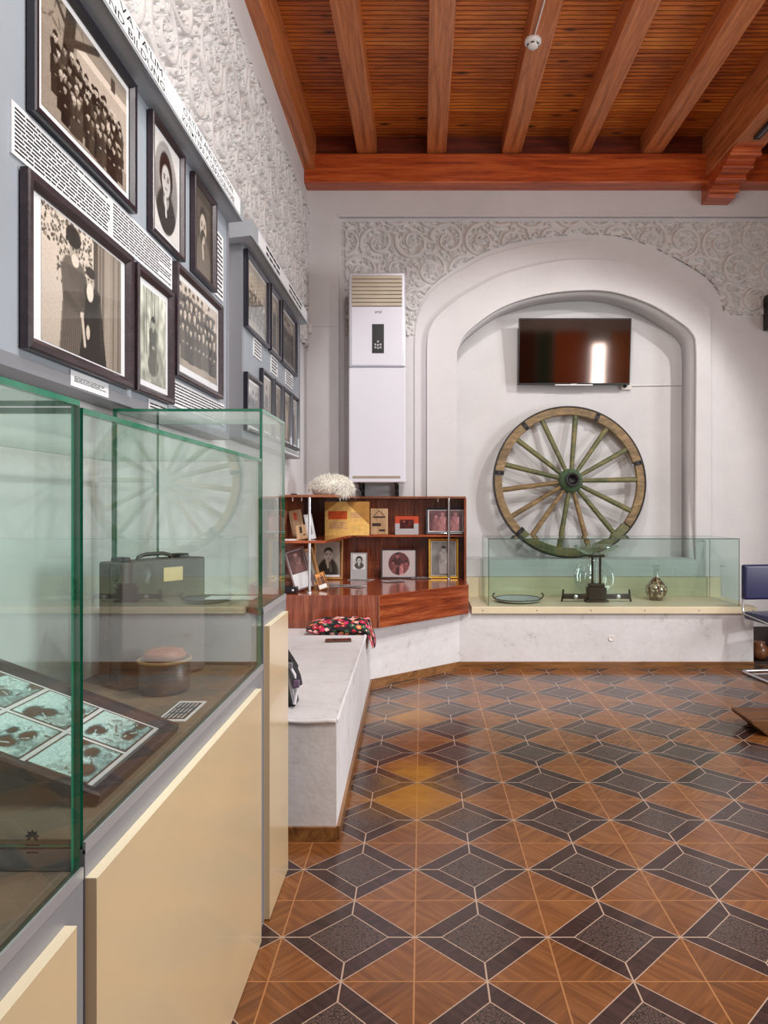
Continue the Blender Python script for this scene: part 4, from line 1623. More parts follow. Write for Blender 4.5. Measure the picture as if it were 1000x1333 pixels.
# white fur hat
fh = thing('fur_hat', 'shaggy white fur hat lying on top of the wooden cabinet', 'hat', (-0.74, 5.62, ZU + 0.018))
cx, cy, cz = -0.74, 5.62, ZU + 0.018
b = MB()
bm = bmesh.new()
bmesh.ops.create_icosphere(bm, subdivisions=3, radius=1.0)
for q in bm.verts:
    z = q.co.z * 0.105 + 0.055
    q.co = Vector((q.co.x * 0.165, q.co.y * 0.15, max(z, 0.0)))
b.bm(bm, 0, True, Matrix.Translation((cx, cy, cz)))
b.build('crown', M['fur'], fh)
b = MB()
rng = random.Random(11)
for i in range(2600):
    th = rng.uniform(0, 2 * math.pi)
    u = rng.uniform(0.02, 1)
    ph = math.acos(1 - u * 1.0)
    nrm = Vector((math.sin(ph) * math.cos(th), math.sin(ph) * math.sin(th), math.cos(ph)))
    p = Vector((cx + nrm.x * 0.160, cy + nrm.y * 0.145, cz + max(0.003, 0.05 + nrm.z * 0.105)))
    d = (nrm + Vector((rng.gauss(0, 0.35), rng.gauss(0, 0.35), -0.25 + rng.gauss(0, 0.25)))).normalized()
    Lh = rng.uniform(0.025, 0.055)
    s = d.cross(Vector((rng.gauss(0, 1), rng.gauss(0, 1), rng.gauss(0, 1)))).normalized() * 0.0022
    p1 = p + d * Lh * 0.6
    p2 = p + d * Lh + Vector((0, 0, -0.012))
    for q in (p1, p2):
        q.z = max(q.z, cz + 0.001)
    b.add([p - s, p + s, p1 + s * 0.7, p1 - s * 0.7, p2], [(0, 1, 2, 3), (3, 2, 4)], 0, True)
for i in range(420):        # the tuft hanging over the edge
    p = Vector((-0.635 + rng.gauss(0, 0.03), 5.47 + rng.uniform(-0.02, 0.06), cz + 0.03 + rng.uniform(0, 0.06)))
    d = Vector((rng.gauss(0.35, 0.4), -0.45 + rng.gauss(0, 0.3), -0.7 + rng.gauss(0, 0.3))).normalized()
    s = d.cross(Vector((0, 1, 0.3))).normalized() * 0.0022
    Lh = rng.uniform(0.05, 0.10)
    b.add([p - s, p + s, p + d * Lh * 0.6 + s * 0.7, p + d * Lh * 0.6 - s * 0.7, p + d * Lh], [(0, 1, 2, 3), (3, 2, 4)], 0, True)
b.build('fur', M['fur'], fh)
bb = MB().lathe([(0, 0), (0.024, 0), (0.026, 0.006), (0.018, 0.011), (0, 0.012)], (-1.0, 5.35, ZU + 0.018), 20)
tag(bb.build('flat_cap_tin', M['black']), 'tiny dark disc on the cabinet top left of the fur hat', 'tin')

# upper shelf, left end
SH_L = 'wooden souvenirs on the upper shelf'
r = thing('souvenir_plaque', 'taller beige wooden souvenir leaning at the end of the upper shelf', 'souvenir', (-0.985, 5.50, ZH + 0.003), SH_L, (math.radians(-12), math.radians(-9), math.radians(14)))
MB().rbox(-0.05, 0.05, -0.012, 0.012, 0, 0.235, 0.004).build('board', M['lightwood'], r, local=True)
MB().box(-0.015, 0.012, -0.0135, -0.012, 0.15, 0.21).box(-0.03, -0.02, -0.0135, -0.012, 0.06, 0.075).build('burnt_drawing', M['red_card'], r, local=True)
r = thing('souvenir_plaque', 'smaller pale wooden souvenir standing before the taller beige one', 'souvenir', (-0.935, 5.36, ZH + 0.003), SH_L, (math.radians(-8), math.radians(-8), math.radians(10)))
MB().rbox(-0.042, 0.042, -0.010, 0.010, 0, 0.115, 0.004).build('board', M['lightwood'], r, local=True)
MB().box(-0.012, 0.008, -0.0115, -0.010, 0.05, 0.10).box(0.012, 0.03, -0.0115, -0.010, 0.03, 0.04).build('burnt_drawing', M['burnt'], r, local=True)
r = thing('grey_photo_card', 'grey upright card leaning beside the chrome post on the upper shelf', 'photo card', (-0.865, 5.40, ZH + 0.003), None, (math.radians(-6), math.radians(-9), math.radians(38)))
MB().rbox(-0.035, 0.035, -0.004, 0.004, 0, 0.20, 0.001).build('card', M['grey_card'], r, local=True)
print_mesh('photograph', pic_full(41, 20, 30, 1, GREY, (0.6, 0.7)), 0.055, 0.15, r, -0.0045, -0.0275, 0.035)
tag(MB().box(-1.06, -0.975, 5.27, 5.36, ZH, ZH + 0.008).build('paper_stack', M['white_card']), 'little pile of white paper at the end of the upper shelf', 'papers')

# yellow folder
y = 6.12
k = y / 890
x0, x1 = X_(423, k), X_(481, k)
z1 = Z_(653, k)
r = thing('yellow_folder', 'mottled yellow folder with an orange picture standing on the upper shelf', 'folder', ((x0 + x1) / 2, y, ZH))
MB().box(x0, x1, y, y + 0.012, ZH, z1).build('cover', M['yellow'], r)
w_, h_ = x1 - x0, z1 - ZH
for sgn in (0, 1):
    if sgn:
        tri = [(x0 + w_ * 0.48, z1), (x1, z1), (x1, ZH + h_ * 0.33)]
    else:
        tri = [(x0, z1), (x0 + w_ * 0.30, z1), (x0, ZH + h_ * 0.70)]
    n_ = 3
    vs = [(a, y - 0.003, c) for a, c in tri] + [(a, y, c) for a, c in tri]
    MB().add(vs, [(0, 1, 2), (5, 4, 3), (0, 3, 4, 1), (1, 4, 5, 2), (2, 5, 3, 0)]).build('corner_flap', M['ochre'], r)
MB().box(x0 + w_ * 0.08, x0 + w_ * 0.50, y - 0.0015, y, ZH + h_ * 0.48, ZH + h_ * 0.72).build('picture', M['orange'], r)
t = MB()
for i in range(6):
    t.box(x0 + w_ * 0.10, x0 + w_ * (0.42 + 0.06 * (i % 2)), y - 0.001, y, ZH + h_ * (0.38 - i * 0.035), ZH + h_ * (0.392 - i * 0.035))
for i in range(5):
    t.box(x0 + w_ * 0.58, x0 + w_ * (0.80 + 0.05 * (i % 2)), y - 0.001, y, ZH + h_ * (0.66 - i * 0.035), ZH + h_ * (0.672 - i * 0.035))
t.build('printed_text', M['mauve_ink'], r)

# carved wooden plaque
y = 6.32
k = y / 890
x0, x1 = X_(482.5, k), X_(505, k)
z1 = Z_(662, k)
r = thing('carved_plaque', 'brown wooden plaque with a burnt drawing between the folder and the red card', 'plaque', ((x0 + x1) / 2, y, ZH))
MB().rbox(x0, x1, y, y + 0.014, ZH, z1, 0.003).build('board', M['lightwood'], r)
t = MB()
w_, h_ = x1 - x0, z1 - ZH
cxm = (x0 + x1) / 2
t.tube([(x0 + w_ * 0.2, y - 0.001, ZH + h_ * 0.72), (cxm, y - 0.001, ZH + h_ * 0.92), (x1 - w_ * 0.2, y - 0.001, ZH + h_ * 0.72)], 0.003, 6)
t.box(x0 + w_ * 0.15, x1 - w_ * 0.15, y - 0.002, y, ZH + h_ * 0.64, ZH + h_ * 0.70)
t.box(x0 + w_ * 0.1, x0 + w_ * 0.6, y - 0.002, y, ZH + h_ * 0.32, ZH + h_ * 0.44)
t.box(x0 + w_ * 0.5, x1 - w_ * 0.15, y - 0.002, y, ZH + h_ * 0.12, ZH + h_ * 0.2)
t.build('burnt_drawing', M['burnt'], r)

# red and grey photo card
y = 6.34
k = y / 890
x0, x1 = X_(514.5, k), X_(545, k)
z1 = Z_(672, k)
r = thing('photo_card', 'red and grey folded photo card standing on the upper shelf', 'photo card', ((x0 + x1) / 2, y, ZH))
hm = ZH + (z1 - ZH) * 0.6
MB().box(x0, x1, y, y + 0.006, hm, z1).build('upper_half', M['red_card'], r)
MB().box(x0, x1, y, y + 0.006, ZH, hm).build('lower_half', M['grey_card'], r)
a = pic_full(44, 28, 20, 2, (1.0, 0.6, 0.55), (0.25, 0.3))
pm = print_mesh('photograph', a, (x1 - x0) * 0.6, (z1 - ZH) * 0.5, r, -0.001, -(x1 - x0) * 0.3, (z1 - ZH) * 0.32)

WARM = (1.0, 0.86, 0.84)


def shelf_pic(label, px0, px1, pyt, zb, y, bd, fmat, arr, mats=(0.0, 0, 0, 0), lean=8, rotz=0.0, d=0.016, mat_mat=None, name='standing_photograph'):
    k = y / 890
    x0, x1 = X_(px0, k), X_(px1, k)
    h = (Z_(pyt, k) - zb) / math.cos(math.radians(lean))
    r = framed(name, label, 'framed photograph', 'photographs on the corner cabinet', x1 - x0, h, bd, d, fmat, arr,
               ((x0 + x1) / 2, y, zb + 0.002), (math.radians(-lean), 0, rotz), mats, True, mat_mat)
    MB().box(-0.02, 0.02, 0.001, 0.004, h * 0.15, h * 0.6).build('rear_strut', M['crate'], r, local=True)
    return r


def pic_family(seed, n, W=60, H=44):
    p = Pic(W, H, seed, (0.35, 0.42), (1.0, 0.72, 0.74))
    p.blur_noise(5, 0.2)
    for i in range(n):
        x = 0.12 + (i + 0.5) * 0.78 / n
        p.person(x, -0.1 + 0.12 * (i % 2), 0.85, 0.8 if i % 2 else 0.62, 0.8, w=0.33, hat=0.78)
    return p.out()


shelf_pic('black framed photo of a smiling family behind the right chrome post', 554.5, 606, 661.5, ZH, 6.33, 0.018, M['frame_black'], pic_family(51, 4), (0.012, 0.012, 0.012, 0.006))
# lower level
shelf_pic('oak framed portrait of a man resting his chin on his hand', 408, 446, 703, ZT + 0.001, 6.20, 0.022, M['frame_oak'], pic_portrait(52, 50, 66, 0.22, (0.62, 0.68), tint=SEP, man=True), (0, 0, 0.02, 0), 7)
r = shelf_pic('pale card with a small oval portrait, without a frame', 456.5, 478, 720, ZT + 0.001, 6.22, 0.003, M['grey_card'], pic_portrait(53, 40, 52, 0.3, (0.8, 0.8), oval=True), (0.016, 0.014, 0.085, 0.012), 6, 0, 0.006, M['grey_card'])


def pic_oval_family():
    p = Pic(76, 56, 54, (0.74, 0.74), (1.0, 0.95, 0.95))
    base = Pic(76, 56, 55, (0.34, 0.4), (1.0, 0.72, 0.72))
    base.person(0.45, -0.05, 0.95, 0.25, 0.62, w=0.34)
    base.person(0.32, -0.1, 0.72, 0.45, 0.62, w=0.32)
    base.person(0.60, -0.12, 0.68, 0.75, 0.7, w=0.34)
    base.person(0.72, -0.1, 0.7, 0.5, 0.66, w=0.30)
    a, c = p.out(), base.out()
    d = np.hypot((p.U - 0.5) / 0.32, (p.V - 0.5) / 0.43)
    a[d < 1] = c[d < 1]
    return a


shelf_pic('dark framed photo with a round family portrait in its middle', 496, 543, 715, ZT + 0.001, 6.28, 0.014, M['frame_plum'], pic_oval_family(), (0, 0, 0, 0), 7)
shelf_pic('gilt framed photo of a seated woman in light dress', 558, 597, 701.5, ZT + 0.001, 6.29, 0.024, M['frame_gold'], pic_full(56, 40, 56, 1, GREY, (0.45, 0.55), [0.72]), (0.004, 0.004, 0.004, 0.004), 6)
# left end, lower level: leaning frames
r = framed('standing_photograph', 'mauve and white picture frame leaning over at the end of the counter', 'framed photograph', 'photographs on the corner cabinet', 0.16, 0.33, 0.014, 0.02, M['mauve_mat'],
           pic_full(57, 30, 50, 1, (1.0, 0.82, 0.8), (0.42, 0.42), [0.5]), (-0.915, 5.36, ZT + 0.018), (math.radians(-10), math.radians(-16), math.radians(12)), (0.004, 0.004, 0.12, 0.004))
r = framed('standing_photograph', 'pale wooden frame leaning behind the mauve one beside the chrome post', 'framed photograph', 'photographs on the corner cabinet', 0.16, 0.31, 0.03, 0.016, M['frame_oak'],
           pic_full(58, 24, 40, 1, SEP), (-0.885, 5.56, ZT + 0.016), (math.radians(-10), math.radians(-12), math.radians(30)), (0, 0, 0, 0))
r = framed('standing_photograph', 'small orange picture leaning beside the chrome post on the counter', 'framed photograph', 'photographs on the corner cabinet', 0.085, 0.135, 0.008, 0.012, M['frame_oak'],
           pic_full(59, 26, 36, 2, (1.0, 0.72, 0.4), (0.6, 0.9), [0.5, 0.3]), (-0.775, 5.42, ZT + 0.012), (math.radians(-14), math.radians(-14), math.radians(30)), (0, 0, 0.03, 0))
r = thing('black_box', 'small black box on the counter below the mauve frame', 'box', (-1.0, 5.27, ZT + 0.001))
MB().rbox(-1.045, -0.955, 5.22, 5.30, ZT + 0.001, ZT + 0.05, 0.006).build('case', M['black'], r)
MB().lathe([(0, -0.003), (0.008, -0.003), (0.01, 0)], (-0.985, 5.22, ZT + 0.025), 12, axis='Y').build('knob', M['chrome'], r)

# flat prints lying on the counter
flats = [((425, 752), 0.20, 0.15, 20, 'photo print lying flat before the oak framed portrait'),
         ((470, 755), 0.21, 0.14, -18, 'photo print lying flat under the pale oval portrait card'),
         ((438, 763), 0.22, 0.13, 10, 'photo print lying flat nearest the counter edge beside the chrome post'),
         ((464, 764), 0.14, 0.12, -25, 'small print lying flat on the counter edge above the cabinet corner'),
         ((513, 757), 0.20, 0.13, 30, 'photo print lying flat before the round family portrait'),
         ((548, 753), 0.18, 0.12, 12, 'photo print lying flat below the gilt frame')]
for i, ((px, py), w_, h_, rz, lab) in enumerate(flats):
    k = (EYE - ZT - 0.001) / (py - 657)
    p = at(px, py, k)
    r = thing('photo_print', lab, 'photo print', (p.x, p.y, ZT + 0.0012 + 0.0016 * i), 'photo prints lying on the counter', (math.radians(-90), 0, math.radians(rz)))
    # printed face is local -Y, which now points up
    MB().box(-w_ / 2, w_ / 2, -0.001, 0.0, -h_ / 2, h_ / 2).build('paper', M['white_card'], r, local=True)
    pr = pic_full(70 + i, 24, 18, 2 + i % 2, GREY, (0.45, 0.75))
    print_mesh('photograph', pr, w_ - 0.012, h_ - 0.012, r, -0.0013, -w_ / 2 + 0.006, -h_ / 2 + 0.006)

# ------------------------------------------------------------------ things on the bench
# floral cushion, one end drooping over the ledge edge
cu = thing('floral_cushion', 'soft cushion in dark floral cotton drooping over the end of the white bench', 'cushion', (-0.57, 4.92, ZL))
b = MB()
nx, ny = 40, 28
vs = {}
verts, faces = [], []
for side in (0, 1):
    for i in range(nx + 1):
        for j in range(ny + 1):
            u, v = i / nx * 2 - 1, j / ny * 2 - 1
            th = 0.055 * (1 - abs(u) ** 3) ** 0.6 * (1 - abs(v) ** 3) ** 0.6
            x = -0.565 + u * 0.25 * (1 - 0.05 * v * v)
            y = 4.905 + v * 0.20 * (1 - 0.05 * u * u)
            wob = 0.004 * math.sin(x * 60 + y * 25) + 0.004 * math.sin(y * 70 - x * 20)
            z = ZL + 0.055 + (th if side else -th) + (wob if side else 0)
            # droop past the ledge
            ex = x - (-0.382)
            if ex > 0:
                z -= ex * 1.6 + ex * ex * 8
                x -= ex * 0.25
            verts.append((x, y, max(z, ZL + 0.001) if ex <= 0 else z))
o = (nx + 1) * (ny + 1)
for side in (0, 1):
    for i in range(nx):
        for j in range(ny):
            a = side * o + i * (ny + 1) + j
            f = (a, a + ny + 1, a + ny + 2, a + 1)
            faces.append(f if side else f[::-1])
b.add(verts, faces, 0, True)
cs = b.build('cushion_cover', M['floral'], cu)
bm = bmesh.new()
bm.from_mesh(cs.data)
bmesh.ops.remove_doubles(bm, verts=bm.verts, dist=0.0004)
bm.to_mesh(cs.data)
bm.free()

ph = thing('mobile_phone', 'brown-cased mobile phone lying on the white bench before the floral cushion', 'phone', (-0.545, 4.47, 0.509), rot=(0, 0, math.radians(8)))
MB().rbox(-0.085, 0.085, -0.042, 0.042, 0, 0.010, 0.004).build('phone_case', M['phone'], ph, local=True)
MB().box(-0.074, 0.074, -0.034, 0.034, 0.010, 0.0108).build('display_glass', M['phone_face'], ph, local=True)

bg = thing('shoulder_bag', 'black and white shoulder bag standing on the bench behind the glass cases', 'bag', (-0.66, 3.06, 0.508))
b = MB()
bm = bmesh.new()
bmesh.ops.create_cube(bm, size=1.0)
bmesh.ops.subdivide_edges(bm, edges=list(bm.edges), cuts=5, use_grid_fill=True)
for q in bm.verts:
    x, y, z = q.co * 2
    s = 1 - 0.25 * max(0, z) ** 2
    bul = 1 - 0.15 * (x * x + z * z) / 2
    q.co = Vector((-0.68 + x * 0.11 * s + 0.01 * math.sin(z * 5), 3.07 + y * 0.06 * bul * s, 0.509 + (z + 1) / 2 * 0.235))
b.bm(bm, 0, True)
b.build('bag_body', M['bag_black'], bg)
MB().tube([(-0.585, 3.00, 0.70), (-0.575, 2.995, 0.64), (-0.568, 2.995, 0.58), (-0.560, 3.0, 0.53)], [0.018, 0.014, 0.008, 0.006], 8).build('white_piping', M['bag_white'], bg)
fl = MB()
P = [(-0.600, 3.0, 0.735), (-0.565, 2.99, 0.725), (-0.545, 2.985, 0.69), (-0.530, 2.985, 0.655), (-0.522, 2.985, 0.615)]
vs = []
for (x, y, z) in P:
    vs += [(x, y - 0.004, z), (x - 0.035, y - 0.03, z - 0.012), (x, y + 0.012, z), (x - 0.035, y + 0.012, z - 0.012)]
fs = []
for i in range(len(P) - 1):
    a, c = i * 4, (i + 1) * 4
    fs += [(a, a + 1, c + 1, c), (a + 2, c + 2, c + 3, a + 3), (a, c, c + 2, a + 2), (a + 1, a + 3, c + 3, c + 1)]
fs += [(0, 2, 3, 1), (16, 17, 19, 18)]
fl.add(vs, fs)
fp = fl.build('flap', M['bag_black'], bg)
MB().rbox(-0.585, -0.560, 2.958, 2.972, 0.69, 0.715, 0.003).build('buckle', M['grey_metal'], fp)
MB().rbox(-0.558, -0.53, 2.955, 2.978, 0.607, 0.64, 0.004).build('flap_lining', M['bag_violet'], fp)
MB().tube([(-0.62, 3.02, 0.74), (-0.60, 3.0, 0.752), (-0.57, 2.98, 0.72)], 0.007, 8).build('strap', M['bag_black'], bg)
MB().tube([(-0.575, 2.97, 0.70), (-0.553, 2.972, 0.66), (-0.545, 2.98, 0.60), (-0.556, 2.985, 0.53)], 0.008, 8).build('zip_cord', M['bag_white'], bg)

# ------------------------------------------------------------------ air conditioner
Yf = 6.10
k = Yf / 890
x0, x1 = X_(454, k), X_(528, k)
zt, zbm = Z_(354.5, k), Z_(628, k)
zm = Z_(478, k)
ac = thing('air_conditioner', 'tall white cabinet air conditioner mounted on the back wall', 'air conditioner', ((x0 + x1) / 2, 6.3, zbm))
MB().rbox(x0 + 0.004, x1 - 0.004, Yf + 0.02, 6.50, zbm, zt, 0.012).build('casing', M['ac_white'], ac)
up = MB().rbox(x0, x1, Yf, Yf + 0.03, zm + 0.004, zt, 0.010).build('upper_panel', M['ac_silver'], ac)
lo = MB().rbox(x0, x1, Yf, Yf + 0.03, zbm, zm - 0.004, 0.010).build('lower_panel', M['ac_white'], ac)
MB().rbox(x0 + 0.028, x1 - 0.028, Yf - 0.003, Yf, zm + 0.02, zt - 0.31, 0.0014).build('control_face', M['ac_white'], up)
gx0, gx1 = x0 + 0.03, x1 - 0.03
gz0, gz1 = zt - 0.305, zt - 0.028
MB().box(gx0, gx1, Yf - 0.002, Yf + 0.004, gz0, gz1).build('air_outlet', M['grille_dark'], up)
for i in range(8):
    z = gz0 + (i + 0.5) * (gz1 - gz0) / 8
    hh = (gz1 - gz0) / 8 * 0.42
    bb = MB()
    bb.add([(gx0, Yf - 0.016, z - hh), (gx1, Yf - 0.016, z - hh), (gx1, Yf - 0.004, z + hh), (gx0, Yf - 0.004, z + hh),
            (gx0, Yf - 0.012, z - hh), (gx1, Yf - 0.012, z - hh), (gx1, Yf, z + hh), (gx0, Yf, z + hh)],
           [(0, 1, 2, 3), (7, 6, 5, 4), (0, 4, 5, 1), (2, 6, 7, 3), (0, 3, 7, 4), (1, 5, 6, 2)])
    bb.build('louvre', M['grille'], up)
dx0, dx1, dz0, dz1 = X_(484.5, k), X_(500, k), Z_(460, k), Z_(422, k)
dsp = MB().rbox(dx0, dx1, Yf - 0.006, Yf - 0.002, dz0, dz1, 0.0015).build('control_display', M['black'], up)
bt = MB()
for (a, c) in ((0.5, 0.40), (0.28, 0.30), (0.5, 0.28), (0.72, 0.30), (0.28, 0.2), (0.5, 0.18), (0.72, 0.2)):
    xx, zz = dx0 + (dx1 - dx0) * a, dz0 + (dz1 - dz0) * c
    bt.rbox(xx - 0.008, xx + 0.008, Yf - 0.0075, Yf - 0.006, zz - 0.008, zz + 0.008, 0.0006)
bt.build('touch_keys', M['grey_card'], dsp)
vs, fs = text_mesh('artel', 0.045, 0.062)
MB().add([(X_(492.5, k) - 0.031 + a, Yf - 0.0036, Z_(408, k) + c) for a, c, _ in vs], fs).build('maker_lettering', M['iron'], up)
MB().rbox(x0 + 0.035, x1 - 0.045, Yf - 0.002, Yf + 0.003, zbm + 0.035, zbm + 0.058, 0.001).build('base_slot', M['grille_dark'], lo)
bs = MB()
for xx in (x0 + 0.09, x1 - 0.09):
    bs.tube([(xx, 6.2, zbm), (xx, 6.25, zbm - 0.06), (xx, 6.54, zbm - 0.07)], 0.008, 8)
    bs.box(xx - 0.015, xx + 0.015, 6.12, YB - 0.02 + 0.04, zbm - 0.012, zbm)
    bs.box(xx - 0.015, xx + 0.015, YB - 0.01, YB + 0.033, zbm - 0.16, zbm)
bs.build('wall_bracket', M['iron'], ac)

# conduit and little hooks
tag(MB().tube([(X_(404, 0.00735), YB - 0.006, Z_(424, 0.00735)), (X_(440, 0.00735), YB - 0.006, Z_(424, 0.00735))], 0.006, 8)
    .rbox(X_(401, 0.00735), X_(406, 0.00735), YB - 0.03, YB, Z_(434, 0.00735), Z_(422, 0.00735), 0.004).build('wall_cable', M['white_plastic']), 'short painted cable and clip in the corner beside the air conditioner', 'cable')

# ------------------------------------------------------------------ television
Yt = 6.77
k = Yt / 890
x0, x1, zt, zbm = X_(674.5, k), X_(820, k), Z_(416, k), Z_(501, k)
tv = thing('television', 'flat black television hanging high in the arched niche', 'television', ((x0 + x1) / 2, Yt, zbm), rot=(math.radians(6), 0, 0))
w_, h_ = x1 - x0, zt - zbm
MB().rbox(-w_ / 2, w_ / 2, 0, 0.03, 0, h_, 0.004).build('housing', M['black'], tv, local=True)
MB().box(-w_ / 2 + 0.010, w_ / 2 - 0.010, -0.0015, 0.0005, 0.018, h_ - 0.010).build('screen', M['screen'], tv, local=True)
MB().rbox(-w_ * 0.17, w_ * 0.17, -0.004, 0.006, -0.006, 0.006, 0.002).build('lower_strip', M['chrome'], tv, local=True)
MB().box(-0.03, 0.03, -0.003, 0.0, 0.004, 0.012).build('maker_badge', M['grey_card'], tv, local=True)
MB().box(-0.2, 0.2, 0.03, 0.105, h_ * 0.3, h_ * 0.7).build('wall_mount', M['iron'], tv, local=True)
r = thing('power_socket', 'white socket with a plug below the corner of the television', 'socket', (X_(815, 0.00773), YN, Z_(503, 0.00773)))
xx, zz = r.location.x, r.location.z
MB().rbox(xx - 0.05, xx + 0.05, YN - 0.035, YN, zz - 0.035, zz + 0.035, 0.006).build('socket_plate', M['white_plastic'], r)
MB().lathe([(0, -0.03), (0.016, -0.03), (0.018, 0)], (xx - 0.015, YN - 0.035, zz), 16, axis='Y').build('plug', M['black'], r)
tag(MB().tube([(xx + 0.05, YN - 0.011, zz + 0.01), (X_(889, 0.00775), YN - 0.011, zz + 0.015), (X_(889.5, 0.00775), YN - 0.011, ZS + 0.01)], 0.009, 8).build('cable_conduit', M['white_plastic']),
    'white cable conduit running from the television socket along the niche wall', 'conduit')

# ------------------------------------------------------------------ cart wheel
wc_px = (739.5, 630.5)
R = 0.752
wh = thing('cart_wheel', 'big old spoked wooden cart wheel leaning in the arched niche', 'cart wheel', (X_(739.5, 0.00765), 6.752, ZS + R * math.cos(math.radians(5)) + 0.004), rot=(math.radians(-5), 0, 0))
# local: wheel plane XZ, front faces -Y
MATS_W = [M['wheel_wood'], M['wheel_green']]


def arc_seg(b, r0, r1, y0, y1, a0, a1, n_=14, mi=0, jit=0.0):
    vs = []
    for i in range(n_ + 1):
        a = a0 + (a1 - a0) * i / n_
        cc, ss = math.cos(a), math.sin(a)
        for (r_, y_) in ((r0, y0), (r1, y0), (r1, y1), (r0, y1)):
            vs.append((r_ * cc, y_, r_ * ss))
    fs = [(0, 1, 2, 3), tuple(n_ * 4 + q for q in (3, 2, 1, 0))]
    for i in range(n_):
        for q in range(4):
            p = (q + 1) % 4
            fs.append((i * 4 + q, (i + 1) * 4 + q, (i + 1) * 4 + p, i * 4 + p))
    b.add(vs, fs, mi)
    return b


joints = [128, 66, 15, -38, -135, -185]        # degrees, where two felloes meet
js = joints + [joints[0] - 360]
for i in range(6):
    a0, a1 = math.radians(js[i] - 0.5), math.radians(js[i + 1] + 0.5)
    rin = R - 0.012 - (0.085 if i % 2 else 0.075)
    b = arc_seg(MB(), rin, R - 0.012, -0.032 if i % 2 else -0.028, 0.03, a1, a0, 22)
    b.build('felloe', M['wheel_green'] if i in (3,) else M['wheel_wood'], wh, local=True, bevel=0.006)
arc_seg(MB(), R - 0.012, R, -0.034, 0.034, 0, 2 * math.pi, 96).build('iron_tyre', M['iron'], wh, local=True)
for jd in (128, 66, 15, -135, -187):
    a = math.radians(jd)
    u = Vector((math.cos(a), 0, math.sin(a)))
    t = Vector((-u.z, 0, u.x))
    b = MB()
    c = u * (R - 0.055)
    bx = [c + u * p * 0.045 + t * q * 0.02 + Vector((0, y_, 0)) for y_ in (-0.042, -0.030) for p, q in ((-1, -1), (1, -1), (1, 1), (-1, 1))]
    b.add(bx, [(0, 1, 2, 3), (7, 6, 5, 4), (0, 4, 5, 1), (1, 5, 6, 2), (2, 6, 7, 3), (3, 7, 4, 0)])
    for s in (-1, 1):
        b.lathe([(0, -0.008), (0.009, -0.008), (0.011, 0)], c + u * s * 0.028 + Vector((0, -0.042, 0)), 10, axis='Y')
    b.build('iron_clamp', M['iron'], wh, local=True)
ang = [83.5, 54.3, 29.2, 1.7, -25.8, -49.9, -74.9, -99.8, -125.2, -149, -172.9, 165, 140.7, 113]
for i, ad in enumerate(ang):
    a = math.radians(ad)
    u = Vector((math.cos(a), 0, math.sin(a)))
    b = MB()
    p0 = u * 0.09 + Vector((0, -0.055, 0))
    p1 = u * (R - 0.085) + Vector((0, -0.004, 0))
    t = Vector((-u.z, 0, u.x))
    vs = []
    for q, (w1, d1) in zip((0, 0.15, 0.5, 0.85, 1.0), ((0.016, 0.022), (0.022, 0.024), (0.025, 0.022), (0.027, 0.02), (0.026, 0.018))):
        c = p0.lerp(p1, q)
        for j in range(8):
            th = 2 * math.pi * j / 8 + math.pi / 8
            vs.append(c + t * w1 * math.cos(th) + Vector((0, d1 * math.sin(th), 0)))
    fs = []
    for q in range(4):
        for j in range(8):
            fs.append((q * 8 + j, q * 8 + (j + 1) % 8, (q + 1) * 8 + (j + 1) % 8, (q + 1) * 8 + j))
    b.add(vs, fs, 0, True)
    b.build('spoke', M['wheel_wood'] if ad in (-74.9, -125.2, -149, -172.9) else M['wheel_green'], wh, local=True)
hub = MB().lathe([(0.0, 0.04), (0.10, 0.04), (0.12, 0.0), (0.122, -0.05), (0.115, -0.085), (0.095, -0.11), (0.075, -0.118), (0.066, -0.16), (0.062, -0.165), (0.046, -0.165), (0.044, -0.06), (0.0, -0.06)], (0, 0, 0), 28, axis='Y').build('hub', M['hub_green'], wh, local=True)
MB().lathe([(0.064, -0.14), (0.069, -0.14), (0.069, -0.166), (0.064, -0.168), (0.046, -0.168), (0.045, -0.12), (0.0, -0.12)], (0, 0, 0), 28, axis='Y').build('hub_ring', M['iron'], hub, local=True)

# ------------------------------------------------------------------ ledge board and its glass case
lb = thing('ledge_board', 'cream painted board lying along the white ledge under the glass case', 'board', (1.63, 6.2, ZL))
MB().rbox(0.425, 2.86, 5.815, YB - 0.042, ZL, 0.53, 0.004).build('board_top', M['board_cream'], lb)
MB().box(0.425, 2.84, YB - 0.056, YB - 0.036, 0.53, 0.712).build('back_panel', M['board_cream'], lb)
for i in range(6):
    x = 0.52 + i * 0.46
    MB().lathe([(0, -0.002), (0.004, -0.002), (0.005, 0)], (x, 5.815, 0.50), 8, axis='Y').build('screw_head', M['iron'], lb)
gc = thing('ledge_glass_case', 'long low glass case on the cream ledge board below the cart wheel', 'display case', (1.65, 6.2, 0.53))
GM2 = [M['glass_green'], M['glass_edge_dark']]
gx0, gx1, gy0, gy1, gz0, gz1 = 0.572, 2.728, 5.865, 6.47, 0.531, 1.104
t6 = 0.006
pane(MB(), gx0, gx1, gy0, gy0 + t6, gz0, gz1, 'Y').build('front_glass', GM2, gc)
pane(MB(), gx0, gx0 + t6, gy0 + t6, gy1, gz0, gz1, 'X').build('end_glass', GM2, gc)
pane(MB(), gx1 - t6, gx1, gy0 + t6, gy1, gz0, gz1, 'X').build('end_glass', GM2, gc)
pane(MB(), gx0, gx1, gy1, gy1 + t6, gz0, gz1, 'Y').build('back_glass', GM2, gc)
pane(MB(), gx0, gx1, gy0, gy1 + t6, gz1, gz1 + t6, 'Z').build('top_glass', GM2, gc)

